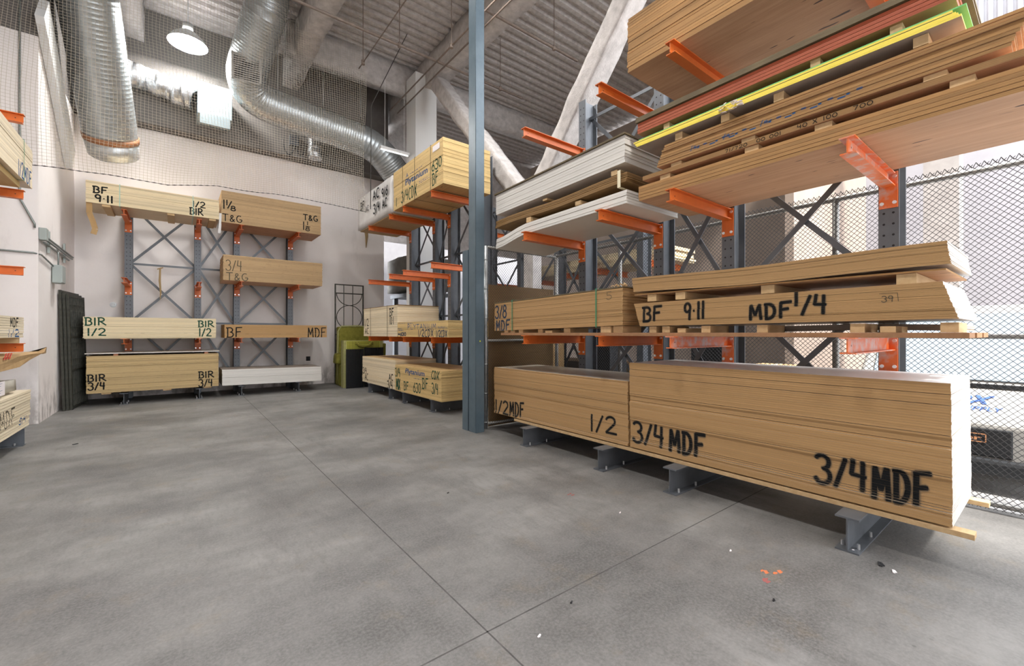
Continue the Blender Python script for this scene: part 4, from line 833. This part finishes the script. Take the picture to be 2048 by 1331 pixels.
# iron gates leaning on the pier
def gate(x, y0, y1, h, label, tilt, z=0):
    o = thing('iron_gate', label, 'gate', (x, y0, z), 0, 'iron gates on the pier'); L = y1 - y0; o.rotation_euler = (0, -tilt, -.10)
    f = MB(); f.box(-.02, .02, 0, .04, 0, h); f.box(-.02, .02, L - .04, L, 0, h)
    for zz in (.03, h * .33, h * .62, h - .05): f.box(-.018, .018, .04, L - .04, zz, zz + .045)
    f.build('frame', M['iron'], o); n = int(L / .085)
    for i in range(1, n):
        b = MB(); b.tube([(0, L * i / n, .03), (0, L * i / n, h - .01)], .011, 6); b.build('bar', M['iron'], o)
    b = MB()
    for zz in (.28, h * .33 + .22, h * .62 + .2, h * .62 - .15, h - .26):
        for i in range(n):
            yc = L * (i + .5) / n
            b.tube([(.0, yc + .036 * math.cos(t), zz + .075 * math.sin(t) + .02 * math.cos(2 * t)) for t in [k * PI / 5 for k in range(11)]], .008, 5, caps=False)
    b.build('scrollwork', M['iron'], o)
gate(-1.90, 12.98, 14.15, 2.56, 'black iron scroll gate leaning on the pier', .025)
gate(-1.85, 13.02, 14.15, 2.52, 'black iron scroll gate leaning on the pier', .025)
gate(-1.80, 13.06, 14.15, 2.48, 'black iron scroll gate leaning on the pier', .025)
# trellis and green seat shells in the back corner
o = thing('metal_trellis', 'tall black metal trellis with rings leaning on the back wall', 'trellis', (4.04, 14.55, 0)); b = MB(); W, H_ = .90, 3.25
for x in (0, W): b.box(x - .018, x + .018, -.018, .018, 0, H_)
for z in (H_ - .018, H_ - .30, .05, 1.6): b.box(0, W, -.015, .015, z - .018, z + .018)
b.build('frame', M['iron'], o)
for x in (W * .3, W * .62): b = MB(); b.tube([(x, 0, .05), (x, 0, H_)], .012, 6); b.build('bar', M['iron'], o)
for zc in (H_ - .30, H_ - 1.08, H_ - 1.86, H_ - 2.64):
    a0, a1 = (PI, 2 * PI) if zc > 2.9 else (0, 2 * PI)
    b = MB(); b.tube([(W / 2 + .41 * math.cos(a0 + (a1 - a0) * k / 24), 0, zc + .39 * math.sin(a0 + (a1 - a0) * k / 24)) for k in range(25)], .013, 6, caps=False); b.build('ring', M['iron'], o)
o = thing('green_armchair', 'old olive green velvet armchair standing on end in the back corner', 'armchair', (4.0, 13.75, 0))
b = MB(); lumpy(b, .0, 1.05, .35, .6, .55, 1.85, .12, .02); b.build('backrest', M['velvet'], o, bevel=.05)
b = MB(); lumpy(b, -.02, .34, .05, .6, .0, 1.0, .12, .02); b.build('base', M['velvet'], o, bevel=.05)
b = MB(); lumpy(b, -.16, .10, -.02, .4, .68, 1.02, .08, .02); b.build('armrest', M['velvet'], o, bevel=.08)
b = MB(); b.tube([(.0, .36, 0.02), (-.01, .36, 1.0), (.0, .36, 1.7), (.1, .36, 1.86), (.6, .36, 1.88), (1.05, .36, 1.84)], .025, 6); b.build('piping', M['velvet_edge'], o)
b = MB(); lumpy(b, 1.1, 1.45, .1, .5, .0, 1.3, .12, .02); b.build('cushion', M['velvet'], o)
o = thing('yellow_crate', 'yellow perforated plastic crate behind the black lattice panels', 'crate', (3.93, 13.25, 0)); b = MB()
b.box(0, 1.2, .02, .3, 0, 1.42); b.build('shell', M['velvet_edge'], o)
b = MB(); b.box(.08, 1.1, .0, .012, 1.16, 1.40)
for i in range(22):
    for k in range(5): b.box(.10 + i * .045, .124 + i * .045, -.002, .0, 1.18 + k * .045, 1.204 + k * .045, 1)
b.build('grid', [M['yplastic'], M['steel_dark']], o)
b = MB(); b.tube([(.34, -.01, 1.36), (.45, -.05, 1.27), (.6, -.055, 1.24), (.74, -.05, 1.27), (.86, -.01, 1.36)], .045, 8); b.build('handle', M['velvet'], o)
for k, (x, y, wd, h) in enumerate(((3.95, 13.10, .52, 1.17), (4.50, 13.14, .60, 1.2))):
    b = MB(); b.box(0, wd, 0, .02, 0, h)
    for i in range(int(wd / .05) + 1): b.box(i * .05 - .007, i * .05 + .007, -.02, 0, 0, h)
    for i in range(int(h / .05) + 1): b.box(0, wd, -.018, 0, i * .05 - .007, i * .05 + .007)
    tag(b.build('lattice_panel', M['bplastic'], loc=(x, y, 0)), ('black plastic lattice panel leaning nearest the iron trellis' if k == 0 else 'black plastic lattice panel half hidden by the pale AC floor stack'), 'panel')

# ------------------------------------------------------------------ beyond the fence
stack('L', 'lumber_pack', 'pale plywood sheet stored beyond the fence on the dim rack', 'plywood sheet', 'plywood beyond the fence', 4.9, 4.2, 8.75, 1.1, 3.136, 8, .036, 'bir_edge', 'bir_face', jit=.02, longj=.06)
stack('L', 'lumber_pack', 'brown board stored low beyond the fence on the dim rack', 'board', 'brown boards beyond the fence', 5.0, 4.4, 8.7, 1.05, 1.62, 9, .045, 'dark_board', 'dark_board', jit=.03)
stack('L', 'lumber_pack', 'dark board on the floor beyond the fence', 'board', 'floor boards beyond the fence', 5.0, 4.4, 8.7, 1.05, .264, 10, .07, 'dark_board', 'brown_edge', jit=.03)
rnd = random.Random(17)
for i, (x, y, sx, sy, h) in enumerate(((6.35, 3.0, .5, .6, 1.5), (6.4, 2.3, .55, .5, 1.2), (6.35, 5.2, .5, .7, 1.9), (6.35, 7.2, .8, .7, 1.6), (6.45, 3.9, .5, .6, 1.0))):
    o = thing('storage_carton', ('tall carton', 'squat carton', 'tallest carton', 'wide carton', 'low carton')[i] + ' stored just beyond the chain link fence', 'carton', (x, y, 0))
    b = MB(); b.box(0, sx, 0, sy, 0, h); b.build('body', M['card'] if i % 2 else M['bplastic'], o, bevel=.01)
    b = MB(); b.box(.0, sx, sy * .45, sy * .55, h, h + .002); b.build('tape', M['strap_yellow'], o)
o = wrapped(6.05, 7.6, 13.4, 15.2, 3.09, 4.25, 'plastic_wrap', .04, .16).build('grey_bale', noisy('bale_grey', (.10, .095, .085), (.15, .14, .125), 5, .9)); tag(o, 'grey felt-wrapped bale behind the plywood rack, by the wall opening', 'bale')
b = MB(); b.box(6.2, 7.5, 13.3, 15.3, 2.90, 3.03); b.box(6.25, 6.4, 13.4, 13.55, 0, 2.9); b.box(7.3, 7.45, 15.05, 15.2, 0, 2.95); b.box(6.25, 6.4, 15.05, 15.2, 0, 2.95); b.box(7.3, 7.45, 13.4, 13.55, 0, 2.95); tag(b.build('storage_table', M['steel']), 'dark steel stand carrying the grey bale', 'stand')
# parked van, nose towards the fence
o = thing('delivery_van', 'cream delivery van with black grille parked beyond the fence', 'van', (6.62, .72, 0))
prof = [(0, .28), (0, .70), (.08, .78), (.44, 1.06), (1.10, 1.92), (1.5, 2.0), (4.2, 2.0), (4.2, .3)]
b = MB(); hw_ = .95; n = len(prof)
for sy in (-1, 1):
    for x, z in prof: b.v.append((x + (.0), sy * (hw_ - (.10 if z > 1.2 else 0)), z))
b.face(tuple(range(n))); b.face(tuple(range(n, 2 * n)))
for i in range(n): b.face((i, (i + 1) % n, n + (i + 1) % n, n + i))
b.build('body', M['car'], o, bevel=.03)
b = MB(); b.bar((.475, 0, 1.12), (1.06, 0, 1.88), 1.6, .02, up=(-.79, 0, .61)); b.build('windscreen', M['glass_dark'], o)
b = MB(); b.bar((.43, -.93, 1.066), (.43, .93, 1.066), .06, .04); b.build('cowl', M['car_black'], o)
b = MB(); b.box(-.02, .01, -.40, .40, .37, .66); g = b.build('grille', M['car_black'], o, bevel=.014)
bd = MB(); yl, yr, zb, zt = .21, -.22, .515, .605
bd.box(-.026, -.021, yr, yl, zb, zb + .008); bd.box(-.026, -.021, yr, yl, zt - .008, zt); bd.box(-.026, -.021, yr, yr + .008, zb, zt); bd.box(-.026, -.021, yl - .008, yl, zb, zt)
for f in font_mesh('anGer', 0, .03): bd.poly([(-.027, yl - .03 - px * .37, zb + .02 + pz * .05) for px, pz in f])
bd.build('badge', M['logo_orange'], g)['label'] = 'orange outlined badge'
b = MB(); b.box(-.10, .30, -.97, .97, .20, .36); b.build('bumper', M['car_black'], o, bevel=.04)
for y in (-.68, .68): b = MB(); b.box(-.015, .05, y - .14, y + .14, .44, .62); b.build('headlight', M['galv'], o, bevel=.02)
for x in (.85, 3.4):
    for y in (-.86, .86): b = MB(); b.tube([(x, y - .1, .34), (x, y + .1, .34)], .34, 22); b.build('wheel', M['car_black'], o)
b = MB()
for t, yl, z, wd, h, sh in (('OX', .07, .36, .34, .30, .4), ('G SUPPLY', .11, .14, .44, .14, .2)):
    for f in font_mesh(t, sh, .04 if t == 'OX' else .015):
        b.poly([(.08 + (z + pz * h) * .36 - .005, yl - pxx * wd, .78 + (z + pz * h) * .28 + .006) for pxx, pz in f])
b.build('lettering', M['logo_blue'], o)['label'] = 'blue italic lettering'
# small debris on the floor
rnd = random.Random(5)
for i, (x, y, s) in enumerate(((4.02, .98, .035), (3.95, .80, .03), (3.90, .72, .02), (2.9, 1.1, .012), (3.3, 1.55, .012), (1.9, 1.85, .010), (1.55, 1.75, .012), (2.2, 3.9, .012), (3.2, 2.5, .012), (-1.2, 9.0, .03))):
    b = MB(); b.bar((-s, 0, .004), (s, s * .6, .006), s * .7, .006); b.bar((-s * .4, -s * .5, .006), (s * .5, s * .2, .010), s * .4, .005)
    tag(b.build('debris_chip', M['paper'] if i % 2 == 0 else M['steel_dark'], loc=(x, y, .0008)), ('pale' if i % 2 == 0 else 'dark') + ' chip of debris lying on the concrete floor', 'debris', ('pale' if i % 2 == 0 else 'dark') + ' floor debris')

# repeats that only their place in the row tells apart
rows = {}
for o in bpy.data.objects:
    if o.parent is None and o.get('category') in ('block', 'board', 'plank', 'strap', 'gate', 'debris') and o.get('group'): rows.setdefault(o['label'], []).append(o)
for lab, os_ in rows.items():
    if len(os_) < 2 or len(os_) > 10 or 'topmost' in lab.split()[:1]: continue
    same_y = max(o.location.y for o in os_) - min(o.location.y for o in os_) < .35
    if os_[0]['category'] == 'debris': os_.sort(key=lambda o: -o.location.y); ph = 'from the post'
    elif os_[0].location.y > 12.9: os_.sort(key=lambda o: o.location.x); ph = 'from the pier'
    elif same_y: os_.sort(key=lambda o: o.location.x); ph = 'from the aisle'
    else: os_.sort(key=lambda o: -o.location.y); ph = 'from the pier' if os_[0].location.x < 0 else 'from the back'
    for k, o in enumerate(os_):
        if len(lab.split()) <= 12 and len(lab.replace('-', ' ').replace('/', ' ').split()) <= 12: o['label'] = lab + ', ' + ORD[k] + ' ' + ph
        else: o['label'] = ORD[k] + ' ' + lab
for o in bpy.data.objects:
    if o.get('category') == 'lamp' and o.name.startswith('high_bay') and o.location.y > 12: o['label'] = 'round glowing high bay lamp above the netted ducts'; del o['group']
